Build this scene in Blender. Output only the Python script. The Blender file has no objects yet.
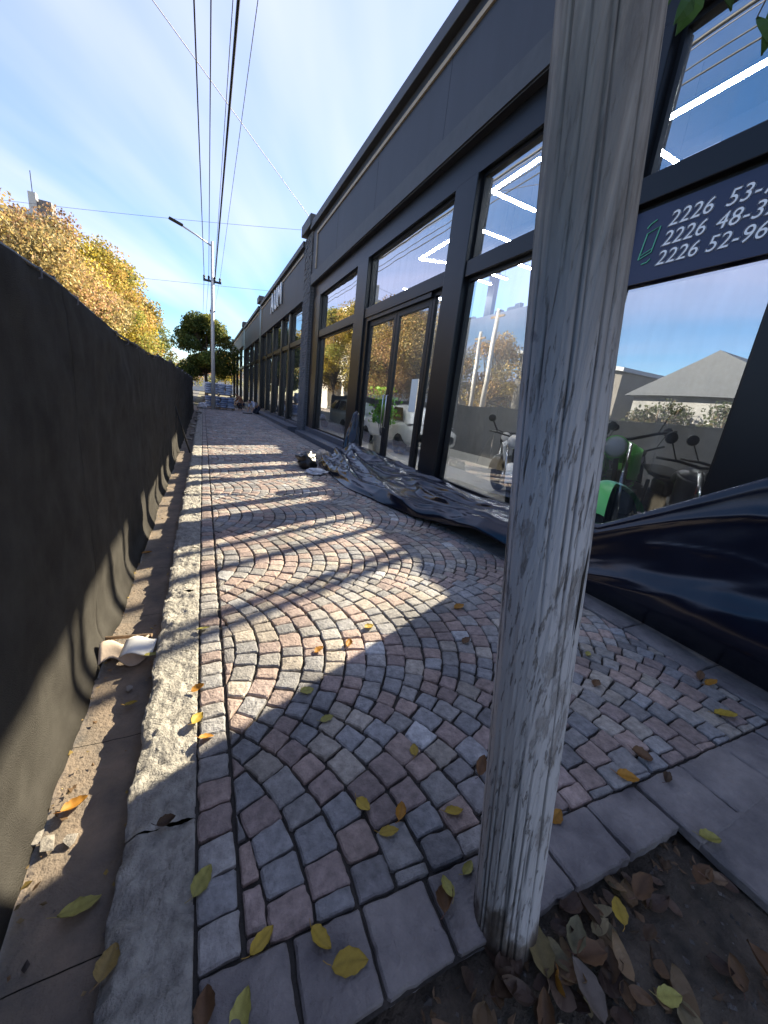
import bpy, bmesh, math, random
from math import sin, cos, pi, radians, sqrt, atan2, hypot
from mathutils import Vector, Matrix, noise
random.seed(7)
S = bpy.context.scene
C = S.collection

# ------------------------------------------------------------------ camera
CAMR = Matrix(((0.90278016, 0.01417334, -0.42986871),
               (-0.41500447, 0.29119098, -0.86196236),
               (0.112957, 0.95655995, 0.26876344)))
CAMH, FPX = 1.5, 375.94
cd = bpy.data.cameras.new('camera'); cam = bpy.data.objects.new('camera', cd); C.objects.link(cam)
cd.sensor_fit = 'HORIZONTAL'; cd.sensor_width = 36; cd.lens = 36 * FPX / 768
cd.clip_start = .02; cd.clip_end = 6000
cam.matrix_world = Matrix.Translation((0, 0, CAMH)) @ CAMR.to_4x4()
S.camera = cam
S.render.resolution_x, S.render.resolution_y = 768, 1024

# ------------------------------------------------------------------ light
SUN_AZ, SUN_EL = radians(26), radians(32.3)          # angle from +X towards +Y; elevation
sdir = Vector((cos(SUN_AZ) * cos(SUN_EL), sin(SUN_AZ) * cos(SUN_EL), sin(SUN_EL)))
ld = bpy.data.lights.new('sun', 'SUN'); ld.energy = 5.0; ld.angle = radians(.5); ld.color = (1, .87, .66)
lo = bpy.data.objects.new('sun', ld); C.objects.link(lo)
lo.rotation_euler = sdir.to_track_quat('Z', 'Y').to_euler(); lo.location = sdir * 60
w = bpy.data.worlds.new('World'); S.world = w; w.use_nodes = True
nt = w.node_tree; nt.nodes.clear()
def N(t, nt_=None, **k):
    n = (nt_ or nt).nodes.new(t)
    for a, v in k.items(): setattr(n, a, v)
    return n
sky = N('ShaderNodeTexSky', sky_type='NISHITA', sun_disc=False)
sky.sun_elevation = SUN_EL; sky.sun_rotation = pi / 2 - SUN_AZ
sky.air_density = 1.0; sky.dust_density = 0.0; sky.ozone_density = 3.0
tc = N('ShaderNodeTexCoord'); sep = N('ShaderNodeSeparateXYZ')
nt.links.new(tc.outputs['Generated'], sep.inputs[0])
zz = N('ShaderNodeMath', operation='MAXIMUM'); nt.links.new(sep.outputs[2], zz.inputs[0]); zz.inputs[1].default_value = .0
za = N('ShaderNodeMath', operation='ADD'); nt.links.new(zz.outputs[0], za.inputs[0]); za.inputs[1].default_value = .12
dx = N('ShaderNodeMath', operation='DIVIDE'); nt.links.new(sep.outputs[0], dx.inputs[0]); nt.links.new(za.outputs[0], dx.inputs[1])
dy = N('ShaderNodeMath', operation='DIVIDE'); nt.links.new(sep.outputs[1], dy.inputs[0]); nt.links.new(za.outputs[0], dy.inputs[1])
cmb = N('ShaderNodeCombineXYZ'); nt.links.new(dx.outputs[0], cmb.inputs[0]); nt.links.new(dy.outputs[0], cmb.inputs[1])
mp0 = N('ShaderNodeMapping'); mp0.inputs['Rotation'].default_value = (0, 0, radians(-58))
nt.links.new(cmb.outputs[0], mp0.inputs[0])
mp = N('ShaderNodeMapping'); mp.inputs['Scale'].default_value = (.26, .85, 1)
mp.inputs['Location'].default_value = (3.1, 0.35, 0)
nt.links.new(mp0.outputs[0], mp.inputs[0])
nz = N('ShaderNodeTexNoise'); nz.inputs['Scale'].default_value = 1.0; nz.inputs['Detail'].default_value = 5; nz.inputs['Roughness'].default_value = .42
nz.inputs['Distortion'].default_value = .35
nt.links.new(mp.outputs[0], nz.inputs['Vector'])
cr = N('ShaderNodeMapRange', interpolation_type='SMOOTHSTEP'); cr.inputs[1].default_value = .37; cr.inputs[2].default_value = .72; cr.inputs[4].default_value = .82
nt.links.new(nz.outputs[0], cr.inputs[0])
mix = N('ShaderNodeMix', data_type='RGBA'); mix.inputs['B'].default_value = (4.6, 4.6, 6.3, 1)
hs = N('ShaderNodeHueSaturation'); hs.inputs['Saturation'].default_value = 1.25; nt.links.new(sky.outputs[0], hs.inputs['Color'])
nt.links.new(cr.outputs[0], mix.inputs['Factor']); nt.links.new(hs.outputs[0], mix.inputs['A'])
bg = N('ShaderNodeBackground'); bg.inputs[1].default_value = .05
wo = N('ShaderNodeOutputWorld')
nt.links.new(mix.outputs['Result'], bg.inputs[0]); nt.links.new(bg.outputs[0], wo.inputs[0])
S.view_settings.view_transform = 'Standard'; S.view_settings.look = 'None'
S.view_settings.gamma = 1; S.view_settings.use_curve_mapping = False
S.view_settings.exposure = 2.4
S.render.engine = 'CYCLES'
S.cycles.max_bounces = 10; S.cycles.transparent_max_bounces = 24

# ------------------------------------------------------------------ pixel helpers (a pixel gives a direction only)
def ray(px, py): return CAMR @ Vector(((px - 384) / FPX, -(py - 512) / FPX, -1))
def ground(px, py, z=0.0):
    d = ray(px, py); t = (z - CAMH) / d.z; return Vector((0, 0, CAMH)) + d * t
def on_x(px, py, X):
    d = ray(px, py); return Vector((0, 0, CAMH)) + d * (X / d.x)

# ------------------------------------------------------------------ materials
M = {}
def material(name, col, rough=.7, var=.25, scale=6, bump=0, bscale=60, metallic=0, spec=.5, col2=None, vcol=None, stretch=(1, 1, 1), coord='Object', detail=6, bdist=.01):
    m = bpy.data.materials.new(name); m.use_nodes = True; M[name] = m
    t = m.node_tree; b = t.nodes['Principled BSDF']
    b.inputs['Roughness'].default_value = rough; b.inputs['Metallic'].default_value = metallic
    b.inputs['Specular IOR Level'].default_value = spec
    co = N('ShaderNodeTexCoord', t); mpn = N('ShaderNodeMapping', t); mpn.inputs['Scale'].default_value = stretch
    t.links.new(co.outputs[coord], mpn.inputs[0])
    n1 = N('ShaderNodeTexNoise', t); n1.inputs['Scale'].default_value = scale; n1.inputs['Detail'].default_value = detail
    n1.inputs['Roughness'].default_value = .62
    t.links.new(mpn.outputs[0], n1.inputs['Vector'])
    mx = N('ShaderNodeMix', t, data_type='RGBA')
    c2 = col2 or tuple(c * (1 - var) for c in col[:3])
    mx.inputs['A'].default_value = (*col[:3], 1); mx.inputs['B'].default_value = (*c2, 1)
    rg = N('ShaderNodeMapRange', t); rg.inputs[1].default_value = .3; rg.inputs[2].default_value = .7
    t.links.new(n1.outputs[0], rg.inputs[0]); t.links.new(rg.outputs[0], mx.inputs['Factor'])
    out = mx.outputs['Result']
    if vcol:
        at = N('ShaderNodeAttribute', t, attribute_name='Col')
        mu = N('ShaderNodeMix', t, data_type='RGBA', blend_type='MULTIPLY'); mu.inputs['Factor'].default_value = 1
        t.links.new(out, mu.inputs['A']); t.links.new(at.outputs['Color'], mu.inputs['B']); out = mu.outputs['Result']
        n3 = N('ShaderNodeTexNoise', t); n3.inputs['Scale'].default_value = 1.7; n3.inputs['Detail'].default_value = 7; t.links.new(co.outputs[coord], n3.inputs['Vector'])
        r3 = N('ShaderNodeMapRange', t); r3.inputs[1].default_value = .32; r3.inputs[2].default_value = .68; r3.inputs[3].default_value = .68; r3.inputs[4].default_value = 1.15; t.links.new(n3.outputs[0], r3.inputs[0])
        mu3 = N('ShaderNodeMix', t, data_type='RGBA', blend_type='MULTIPLY'); mu3.inputs['Factor'].default_value = 1
        t.links.new(out, mu3.inputs['A']); t.links.new(r3.outputs[0], mu3.inputs['B']); out = mu3.outputs['Result']
    t.links.new(out, b.inputs['Base Color'])
    if bump:
        n2 = N('ShaderNodeTexNoise', t); n2.inputs['Scale'].default_value = bscale; n2.inputs['Detail'].default_value = 8
        n2.inputs['Roughness'].default_value = .6
        t.links.new(mpn.outputs[0], n2.inputs['Vector'])
        bp = N('ShaderNodeBump', t); bp.inputs['Strength'].default_value = bump; bp.inputs['Distance'].default_value = bdist
        t.links.new(n2.outputs[0], bp.inputs['Height']); t.links.new(bp.outputs[0], b.inputs['Normal'])
    return m
material('stone', (1, 1, 1), .75, .5, 26, .8, 60, vcol=True, bdist=.014)
material('stone_slab', (.25, .222, .205), .75, .4, 5, .9, 38, col2=(.10, .088, .088), bdist=.016)
material('joint_soil', (.06, .05, .04), .95, .5, 5, .8, 90, col2=(.022, .019, .016))
material('kerb_stone', (.45, .42, .36), .85, .5, 16, 1.0, 48, col2=(.21, .195, .17), bdist=.03)
material('gutter_concrete', (.25, .19, .135), .9, .4, 6, .8, 50, col2=(.11, .095, .08), bdist=.014)
material('soil', (.13, .10, .07), .95, .6, 9, 1.0, 60, col2=(.032, .026, .018), bdist=.03)
material('cracked_concrete', (.23, .20, .185), .85, .3, 5, .8, 45, col2=(.10, .092, .09), bdist=.014)
material('asphalt', (.06, .06, .062), .9, .3, 5, .5, 140)
material('ground_dirt', (.12, .10, .07), .95, .4, 2, .5, 20, col2=(.07, .075, .035))
material('black_frame', (.006, .0065, .009), .36, .2, 4, spec=.32)
material('charcoal_panel', (.028, .030, .039), .55, .3, 2.2, .1, 30, stretch=(1, 1, .18))
material('coping', (.05, .05, .052), .55, .3, 4, .1, 30)
material('beige_trim', (.42, .33, .23), .6, .2, 5)
material('plinth', (.095, .10, .12), .5, .3, 3, .15, 30)
material('render_wall', (.30, .29, .28), .85, .2, 1.5, .2, 25)
material('dark_interior', (.085, .088, .10), .8, .2, 1.5)
material('showroom_wall', (.17, .17, .175), .8, .3, .8)
material('pale_wall', (.55, .53, .49), .85, .18, 1.2, .2, 20)
material('dark_wall', (.14, .135, .13), .85, .3, 1.2, .2, 20)
material('floor_tile', (.55, .53, .49), .25, .1, 2)
material('brick', (.15, .145, .15), .85, .4, 12, .8, 60, col2=(.08, .078, .085))
material('roof_tile', (.24, .11, .07), .8, .4, 5, .4, 30)
material('slate_roof', (.045, .06, .085), .6, .4, 6, .3, 30)
material('house_wall', (.22, .23, .24), .85, .35, 1.5, .2, 20)
material('roof_metal', (.30, .33, .37), .5, .15, 2)
material('shade_cloth', (.064, .060, .053), .95, .3, 4, .8, 200, spec=.1, col2=(.036, .033, .029), bdist=.008)
material('steel_dark', (.03, .03, .032), .45, .3, 8, metallic=.6)
material('galvanised', (.55, .55, .54), .5, .2, 6, .1, 40, metallic=.25)
material('wire', (.012, .012, .012), .6, .1)
material('wire_pale', (.13, .13, .15), .6, .1)
material('tarp', (.0022, .0032, .010), .20, .3, 2.5, 0, 9, col2=(.006, .008, .017), spec=.5)
t_ = M['tarp'].node_tree; c_ = N('ShaderNodeTexCoord', t_); m_ = N('ShaderNodeMapping', t_); m_.inputs['Scale'].default_value = (1.6, .55, 1.6)
t_.links.new(c_.outputs['Object'], m_.inputs[0])
n_ = N('ShaderNodeTexNoise', t_); n_.noise_type = 'RIDGED_MULTIFRACTAL'; n_.inputs['Scale'].default_value = 2.3; n_.inputs['Detail'].default_value = 3; n_.inputs['Roughness'].default_value = .45
t_.links.new(m_.outputs[0], n_.inputs['Vector'])
b_ = N('ShaderNodeBump', t_); b_.inputs['Strength'].default_value = .28; b_.inputs['Distance'].default_value = .025
t_.links.new(n_.outputs[0], b_.inputs['Height']); t_.links.new(b_.outputs[0], t_.nodes['Principled BSDF'].inputs['Normal'])
material('bag_black', (.012, .012, .012), .35, .2, 5, .5, 14, bdist=.03)
material('white_plastic', (.55, .56, .60), .5, .2, 7, .5, 14, bdist=.03)
material('sack_blue', (.34, .40, .52), .45, .5, 6, .7, 9, col2=(.15, .20, .33), bdist=.05)
material('sack_pale', (.55, .58, .66), .5, .4, 6, .6, 9, col2=(.32, .36, .46), bdist=.05)
material('pallet_wood', (.25, .17, .10), .85, .3, 6, .3, 30)
material('bark', (.10, .075, .055), .95, .4, 8, 1, 30, stretch=(1, 1, .25), bdist=.03)
material('rubble', (.30, .27, .23), .9, .4, 9, .8, 30, bdist=.02)
material('cardboard', (.50, .40, .31), .85, .25, 8, .2, 40)
material('paper', (.75, .73, .68), .8, .1, 6)
material('rubber', (.02, .02, .02), .8, .2)
material('chrome', (.6, .6, .6), .2, .05, metallic=1)
material('engine_metal', (.22, .22, .22), .4, .3, 9, metallic=.8)
material('car_white', (.62, .63, .64), .25, .05, 2, spec=.6)
material('car_silver', (.30, .36, .38), .25, .05, 2, spec=.6)
material('bike_white', (.68, .70, .74), .25, .05)
material('bike_green', (.16, .55, .12), .3, .1)
material('bike_black', (.02, .02, .022), .3, .1)
material('bike_red', (.42, .05, .03), .3, .1)
material('dark_glass', (.015, .018, .02), .06, .05, spec=.8)
material('lamp_glass', (.6, .6, .62), .1, .05)
material('skin', (.42, .24, .16), .6, .15)
material('hair', (.025, .018, .013), .8, .2)
material('brown_shirt', (.30, .14, .07), .85, .2)
material('pale_shirt', (.52, .53, .62), .85, .2)
material('navy_trousers', (.025, .03, .05), .9, .2)
material('terracotta', (.45, .43, .40), .7, .15)
material('letter_white', (.78, .78, .80), .4, .05)
material('sign_navy', (.012, .016, .055), .38, .1, 2)
material('sign_green', (.10, .42, .26), .5, .05)
material('aluminium', (.55, .55, .55), .3, .1, metallic=1)

def leaf_material(name, cols, trans=.35, rough=.6):
    m = bpy.data.materials.new(name); m.use_nodes = True; M[name] = m
    t = m.node_tree; b = t.nodes['Principled BSDF']; o = t.nodes['Material Output']
    at = N('ShaderNodeAttribute', t, attribute_name='Col')
    b.inputs['Roughness'].default_value = rough; b.inputs['Specular IOR Level'].default_value = .25
    nn = N('ShaderNodeTexNoise', t); nn.inputs['Scale'].default_value = 35
    mu = N('ShaderNodeMix', t, data_type='RGBA', blend_type='MULTIPLY'); mu.inputs['Factor'].default_value = .45
    t.links.new(at.outputs['Color'], mu.inputs['A']); t.links.new(nn.outputs[0], mu.inputs['B'])
    t.links.new(mu.outputs['Result'], b.inputs['Base Color'])
    tr = N('ShaderNodeBsdfTranslucent', t); t.links.new(mu.outputs['Result'], tr.inputs[0])
    ms = N('ShaderNodeMixShader', t); ms.inputs[0].default_value = trans
    t.links.new(b.outputs[0], ms.inputs[1]); t.links.new(tr.outputs[0], ms.inputs[2]); t.links.new(ms.outputs[0], o.inputs[0])
leaf_material('foliage', None); leaf_material('fallen_leaf', None, .2, .55)

def glass_material(name, base, tint, dust=0):
    m = bpy.data.materials.new(name); m.use_nodes = True; M[name] = m
    t = m.node_tree; t.nodes.clear()
    o = N('ShaderNodeOutputMaterial', t); g = N('ShaderNodeBsdfGlossy', t); g.inputs['Roughness'].default_value = 0.0
    g.inputs['Color'].default_value = (.95, .97, 1, 1)
    co = N('ShaderNodeTexCoord', t); wn = N('ShaderNodeTexNoise', t); wn.inputs['Scale'].default_value = .9; wn.inputs['Detail'].default_value = 1
    t.links.new(co.outputs['Object'], wn.inputs['Vector'])
    bp = N('ShaderNodeBump', t); bp.inputs['Strength'].default_value = .05; bp.inputs['Distance'].default_value = .06   # slight float-glass waviness
    t.links.new(wn.outputs[0], bp.inputs['Height']); t.links.new(bp.outputs[0], g.inputs['Normal'])
    tr = N('ShaderNodeBsdfTransparent', t); tr.inputs[0].default_value = (*tint, 1)
    lw0 = N('ShaderNodeLayerWeight', t); lw0.inputs[0].default_value = .5
    lw = N('ShaderNodeMath', t, operation='POWER'); lw.inputs[1].default_value = 4.0; t.links.new(lw0.outputs['Facing'], lw.inputs[0])
    ad = N('ShaderNodeMath', t, operation='MULTIPLY_ADD'); ad.use_clamp = True; ad.inputs[1].default_value = 1 - base; ad.inputs[2].default_value = base
    t.links.new(lw.outputs[0], ad.inputs[0])
    ms = N('ShaderNodeMixShader', t); t.links.new(ad.outputs[0], ms.inputs[0]); t.links.new(tr.outputs[0], ms.inputs[1]); t.links.new(g.outputs[0], ms.inputs[2])
    out = ms.outputs[0]
    if dust:
        mpn = N('ShaderNodeMapping', t); mpn.inputs['Scale'].default_value = (1, 2.2, .5); t.links.new(co.outputs['Object'], mpn.inputs[0])
        dn = N('ShaderNodeTexNoise', t); dn.inputs['Scale'].default_value = 2.5; dn.inputs['Detail'].default_value = 8; t.links.new(mpn.outputs[0], dn.inputs['Vector'])
        rg = N('ShaderNodeMapRange', t); rg.inputs[1].default_value = .4; rg.inputs[2].default_value = .75; rg.inputs[4].default_value = dust; t.links.new(dn.outputs[0], rg.inputs[0])
        df = N('ShaderNodeBsdfDiffuse', t); df.inputs[0].default_value = (.5, .48, .44, 1)
        m2 = N('ShaderNodeMixShader', t); t.links.new(rg.outputs[0], m2.inputs[0]); t.links.new(out, m2.inputs[1]); t.links.new(df.outputs[0], m2.inputs[2]); out = m2.outputs[0]
    t.links.new(out, o.inputs[0])
glass_material('mirror_glass', .52, (.94, .96, .96), .10)
glass_material('shop_glass', .34, (.95, .97, .97), .07)
glass_material('roof_glass', .03, (.97, .98, .98))
m = bpy.data.materials.new('led'); m.use_nodes = True; M['led'] = m
b = m.node_tree.nodes['Principled BSDF']; b.inputs['Emission Color'].default_value = (.93, .97, 1, 1); b.inputs['Emission Strength'].default_value = 24.0

def wood_pole_material():
    m = bpy.data.materials.new('pole_wood'); m.use_nodes = True; M['pole_wood'] = m
    t = m.node_tree; b = t.nodes['Principled BSDF']; b.inputs['Roughness'].default_value = .85; b.inputs['Specular IOR Level'].default_value = .25
    co = N('ShaderNodeTexCoord', t)
    def nz_(scale, st, det=6, rough=.6):
        mpn = N('ShaderNodeMapping', t); mpn.inputs['Scale'].default_value = st; t.links.new(co.outputs['Object'], mpn.inputs[0])
        n = N('ShaderNodeTexNoise', t); n.inputs['Scale'].default_value = scale; n.inputs['Detail'].default_value = det; n.inputs['Roughness'].default_value = rough
        t.links.new(mpn.outputs[0], n.inputs['Vector']); return n.outputs[0]
    def mr(x, a, b_, c=0, d=1):
        r = N('ShaderNodeMapRange', t, interpolation_type='SMOOTHSTEP'); r.inputs[1].default_value = a; r.inputs[2].default_value = b_; r.inputs[3].default_value = c; r.inputs[4].default_value = d
        t.links.new(x, r.inputs[0]); return r.outputs[0]
    def mixc(f, A, B):
        x = N('ShaderNodeMix', t, data_type='RGBA')
        t.links.new(f, x.inputs['Factor'])
        for s, v in (('A', A), ('B', B)):
            if isinstance(v, tuple): x.inputs[s].default_value = (*v, 1)
            else: t.links.new(v, x.inputs[s])
        return x.outputs['Result']
    def mul(a, b_):
        x = N('ShaderNodeMath', t, operation='MULTIPLY'); t.links.new(a, x.inputs[0]); t.links.new(b_, x.inputs[1]); return x.outputs[0]
    grain = nz_(38, (1, 1, .045), 8); grain2 = nz_(14, (1, 1, .09), 6)
    wood = mixc(mr(grain, .35, .68), (.25, .215, .18), (.12, .10, .083))
    wood = mixc(mr(grain2, .42, .68), wood, (.10, .085, .075))
    sx = N('ShaderNodeSeparateXYZ', t); t.links.new(co.outputs['Object'], sx.inputs[0])
    zf = mr(sx.outputs[2], 1.35, 2.05, 1, .12)
    patch = mr(nz_(11, (1, 1, .3), 9, .72), .54, .62, 1, .45)
    flake = mr(nz_(85, (1, 1, .13), 8, .7), .38, .43, .3, 1)
    lz = N('ShaderNodeMath', t, operation='MULTIPLY_ADD'); t.links.new(nz_(10, (1, 1, .5), 6), lz.inputs[0]); lz.inputs[1].default_value = -.5; t.links.new(sx.outputs[2], lz.inputs[2])
    lowdirt = mr(lz.outputs[0], -.06, .03)
    rot = mr(lz.outputs[0], -.16, -.02, 1, 0)
    pf = mul(mul(mul(zf, patch), flake), lowdirt)
    colr = mixc(pf, wood, (.46, .44, .425))
    colr = mixc(mr(nz_(7, (1, 1, 1), 5), .64, .70), colr, (.16, .15, .15))
    colr = mixc(rot, colr, (.055, .038, .026))
    crack = mr(nz_(26, (1, 1, .018), 3, .5), .66, .70)
    colr = mixc(crack, colr, (.03, .025, .02))
    at = N('ShaderNodeAttribute', t, attribute_name='Col'); mm = N('ShaderNodeMix', t, data_type='RGBA', blend_type='MULTIPLY'); mm.inputs['Factor'].default_value = 1
    t.links.new(colr, mm.inputs['A']); t.links.new(at.outputs['Color'], mm.inputs['B'])
    t.links.new(mm.outputs['Result'], b.inputs['Base Color'])
    h = N('ShaderNodeMath', t, operation='SUBTRACT'); t.links.new(grain, h.inputs[0]); t.links.new(crack, h.inputs[1])
    h2 = N('ShaderNodeMath', t, operation='MULTIPLY_ADD'); t.links.new(pf, h2.inputs[0]); h2.inputs[1].default_value = .35; t.links.new(h.outputs[0], h2.inputs[2])
    bp = N('ShaderNodeBump', t); bp.inputs['Strength'].default_value = .9; bp.inputs['Distance'].default_value = .010
    t.links.new(h2.outputs[0], bp.inputs['Height']); t.links.new(bp.outputs[0], b.inputs['Normal'])
wood_pole_material()

# ------------------------------------------------------------------ mesh helpers
class MB:
    def __init__(s): s.v = []; s.f = []; s.c = []
    def add(s, v, f, col=None):
        o = len(s.v); s.v += [tuple(p) for p in v]; s.f += [tuple(i + o for i in q) for q in f]
        s.c += [col or (1, 1, 1)] * len(v); return s
    def box(s, a, b_, col=None):
        x0, y0, z0 = a; x1, y1, z1 = b_
        return s.add([(x0, y0, z0), (x1, y0, z0), (x1, y1, z0), (x0, y1, z0), (x0, y0, z1), (x1, y0, z1), (x1, y1, z1), (x0, y1, z1)],
                     [(0, 3, 2, 1), (4, 5, 6, 7), (0, 1, 5, 4), (1, 2, 6, 5), (2, 3, 7, 6), (3, 0, 4, 7)], col)
    def tube(s, pts, r, n=8, caps=True, col=None):
        pts = [Vector(p) for p in pts]; rs = r if isinstance(r, (list, tuple)) else [r] * len(pts)
        V = []; F = []; up = Vector((0, 0, 1))
        d0 = (pts[1] - pts[0]).normalized()
        a = d0.orthogonal().normalized()
        for i, p in enumerate(pts):
            d = ((pts[min(i + 1, len(pts) - 1)] - pts[max(i - 1, 0)])).normalized()
            a = (a - d * a.dot(d)).normalized(); bq = d.cross(a)
            for k in range(n):
                t = 2 * pi * k / n; V.append(p + (a * cos(t) + bq * sin(t)) * rs[i])
        for i in range(len(pts) - 1):
            for k in range(n):
                F.append((i * n + k, i * n + (k + 1) % n, (i + 1) * n + (k + 1) % n, (i + 1) * n + k))
        if caps: F.append(tuple(range(n - 1, -1, -1))); F.append(tuple(range((len(pts) - 1) * n, len(pts) * n)))
        return s.add(V, F, col)
    def grid(s, fn, nu, nv, col=None):
        V = [fn(i / nu, j / nv) for i in range(nu + 1) for j in range(nv + 1)]
        F = [(i * (nv + 1) + j, (i + 1) * (nv + 1) + j, (i + 1) * (nv + 1) + j + 1, i * (nv + 1) + j + 1) for i in range(nu) for j in range(nv)]
        return s.add(V, F, col)
    def lathe(s, prof, n=16, axis='z', at=(0, 0, 0)):
        V = []; F = []
        for (r, h) in prof:
            for k in range(n):
                t = 2 * pi * k / n; q = (r * cos(t), r * sin(t), h)
                if axis == 'y': q = (q[0], q[2], q[1])
                if axis == 'x': q = (q[2], q[0], q[1])
                V.append((q[0] + at[0], q[1] + at[1], q[2] + at[2]))
        for i in range(len(prof) - 1):
            for k in range(n): F.append((i * n + k, i * n + (k + 1) % n, (i + 1) * n + (k + 1) % n, (i + 1) * n + k))
        F.append(tuple(range(n))); F.append(tuple(range((len(prof) - 1) * n, len(prof) * n)))
        return s.add(V, F)
    def mesh(s, name):
        me = bpy.data.meshes.new(name); me.from_pydata(s.v, [], s.f); me.validate()
        if any(c != (1, 1, 1) for c in s.c):
            ca = me.color_attributes.new('Col', 'FLOAT_COLOR', 'POINT')
            for i, c in enumerate(s.c): ca.data[i].color = (*c, 1)
        return me
    def build(s, name, mat, parent=None, smooth=False, bevel=0, fixn=True, loc=None):
        me = s.mesh(name)
        if fixn:
            bm = bmesh.new(); bm.from_mesh(me); bmesh.ops.recalc_face_normals(bm, faces=bm.faces); bm.to_mesh(me); bm.free()
        o = bpy.data.objects.new(name, me); C.objects.link(o)
        me.materials.append(M[mat] if isinstance(mat, str) else mat)
        if smooth: me.shade_smooth()
        if bevel:
            bv = o.modifiers.new('bevel', 'BEVEL'); bv.width = bevel; bv.segments = 2; bv.limit_method = 'ANGLE'
        if parent is not None: o.parent = parent
        if loc: o.location = loc
        return o
def tag(o, label, cat, group=None, kind=None):
    if label: o['label'] = label
    if cat: o['category'] = cat
    if group: o['group'] = group
    if kind: o['kind'] = kind
    return o
def structure(o): o['kind'] = 'structure'; return o
def empty(name, loc=(0, 0, 0), rz=0):
    o = bpy.data.objects.new(name, None); C.objects.link(o); o.location = loc; o.rotation_euler = (0, 0, rz); o.empty_display_size = .1; return o
def box(name, a, b_, mat, parent=None, bevel=0):
    return MB().box(a, b_, None).build(name, mat, parent, bevel=bevel)
def fbm(x, y, z=0.0, o=4): return noise.fractal(Vector((x, y, z)), 1.0, 2.0, o)
def copy_tree(o, parent=None):
    c = o.copy(); C.objects.link(c); c.parent = parent
    for ch in list(o.children): copy_tree(ch, c)
    return c

# ================================================================== SETTING
g = MB().grid(lambda u, v: (-1500 + 3000 * u, -1500 + 3000 * v, -.19), 24, 24).build('ground', 'ground_dirt'); structure(g)
structure(box('road', (-8.2, -60, -.30), (-.74, 300, -.165), 'asphalt'))
structure(box('far_pavement', (-12, -60, -.30), (-8.4, 300, -.04), 'cracked_concrete'))

# gutter, in cast lengths
gut = empty('gutter'); structure(gut)
y = -1.0; i = 0
while y < 34:
    L = .82 if i % 3 else 1.1
    def fn(u, v, y=y, L=L):
        X = -.735 + .485 * u; Y = y + .002 + (L - .004) * v
        return (X, Y, -.142 + .012 * (u - .5) ** 2 + .008 * fbm(X * 4, Y * 4) + .004 * fbm(X * 15, Y * 15))
    MB().grid(fn, 16, 30).build('gutter_slab', 'gutter_concrete', gut, smooth=True); y += L; i += 1
box('gutter_bed', (-.736, -1.2, -.31), (-.25, 34.2, -.155), 'joint_soil', gut)

# kerb of rough stone lengths
kerb = empty('kerb'); structure(kerb)
y = -.6; random.seed(3)
while y < 34:
    L = random.uniform(.75, 1.15)
    seed = random.random() * 50; nv = 70 if y < 6 else 14; nu = 18 if y < 6 else 6
    def fn(u, v, y=y, L=L, seed=seed):
        # u wraps left face -> top -> right face
        Y = y + .002 + (L - .004) * v + .008 * fbm(u * 5, seed) * (1 if 0 < v < 1 else 0)
        if u < .25: X = -.255; Z = -.30 + .30 * (u / .25)
        elif u < .85: X = -.255 + .208 * (u - .25) / .6; Z = 0
        else: X = -.047; Z = -.06 * (u - .85) / .15
        k = fbm(X * 9 + seed, Y * 9, 0, 5)
        e = 1 if .22 < u < .28 else 0
        X += (.018 * fbm(Y * 5, seed, 3) - (.012 if e else 0)) * (1 if u < .4 else 0)
        Z += (.020 * k + .010 * fbm(X * 30 + seed, Y * 30, 1, 3) - .006 - (.016 if e else 0)) * (1 if u > .2 else 0)
        return (X, Y, Z)
    MB().grid(fn, nu * 2, nv).build('kerb_stone', 'kerb_stone', kerb, smooth=True)
    y += L

# pavement -------------------------------------------------------------
pav = empty('pavement'); structure(pav)
MB().grid(lambda u, v: (-.05 + 3.6 * u, .47 + 70 * v, -.022 + .004 * fbm(u * 60, v * 900)), 30, 120).build('joint_bed', 'joint_soil', pav, smooth=True)
PAL = [((.19, .178, .165), 6), ((.165, .16, .158), 5), ((.225, .168, .142), 6), ((.19, .145, .128), 6), ((.235, .205, .17), 4), ((.13, .122, .118), 2), ((.27, .265, .26), .5)]
PALW = sum(p[1] for p in PAL)
def stone_col(rnd):
    t = rnd.random() * PALW
    for c, wgt in PAL:
        t -= wgt
        if t <= 0: break
    k = rnd.uniform(.86, 1.2)
    return tuple(x * k * 1.85 for x in c)
def clip(poly, a, b_, c):   # keep a*x+b*y<=c
    out = []
    for i in range(len(poly)):
        p, q = poly[i], poly[(i + 1) % len(poly)]
        dp, dq = a * p[0] + b_ * p[1] - c, a * q[0] + b_ * q[1] - c
        if dp <= 0: out.append(p)
        if (dp < 0 < dq) or (dq < 0 < dp):
            t = dp / (dp - dq); out.append((p[0] + t * (q[0] - p[0]), p[1] + t * (q[1] - p[1])))
    return out
def area(p): return .5 * abs(sum(p[i][0] * p[(i + 1) % len(p)][1] - p[(i + 1) % len(p)][0] * p[i][1] for i in range(len(p))))
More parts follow.
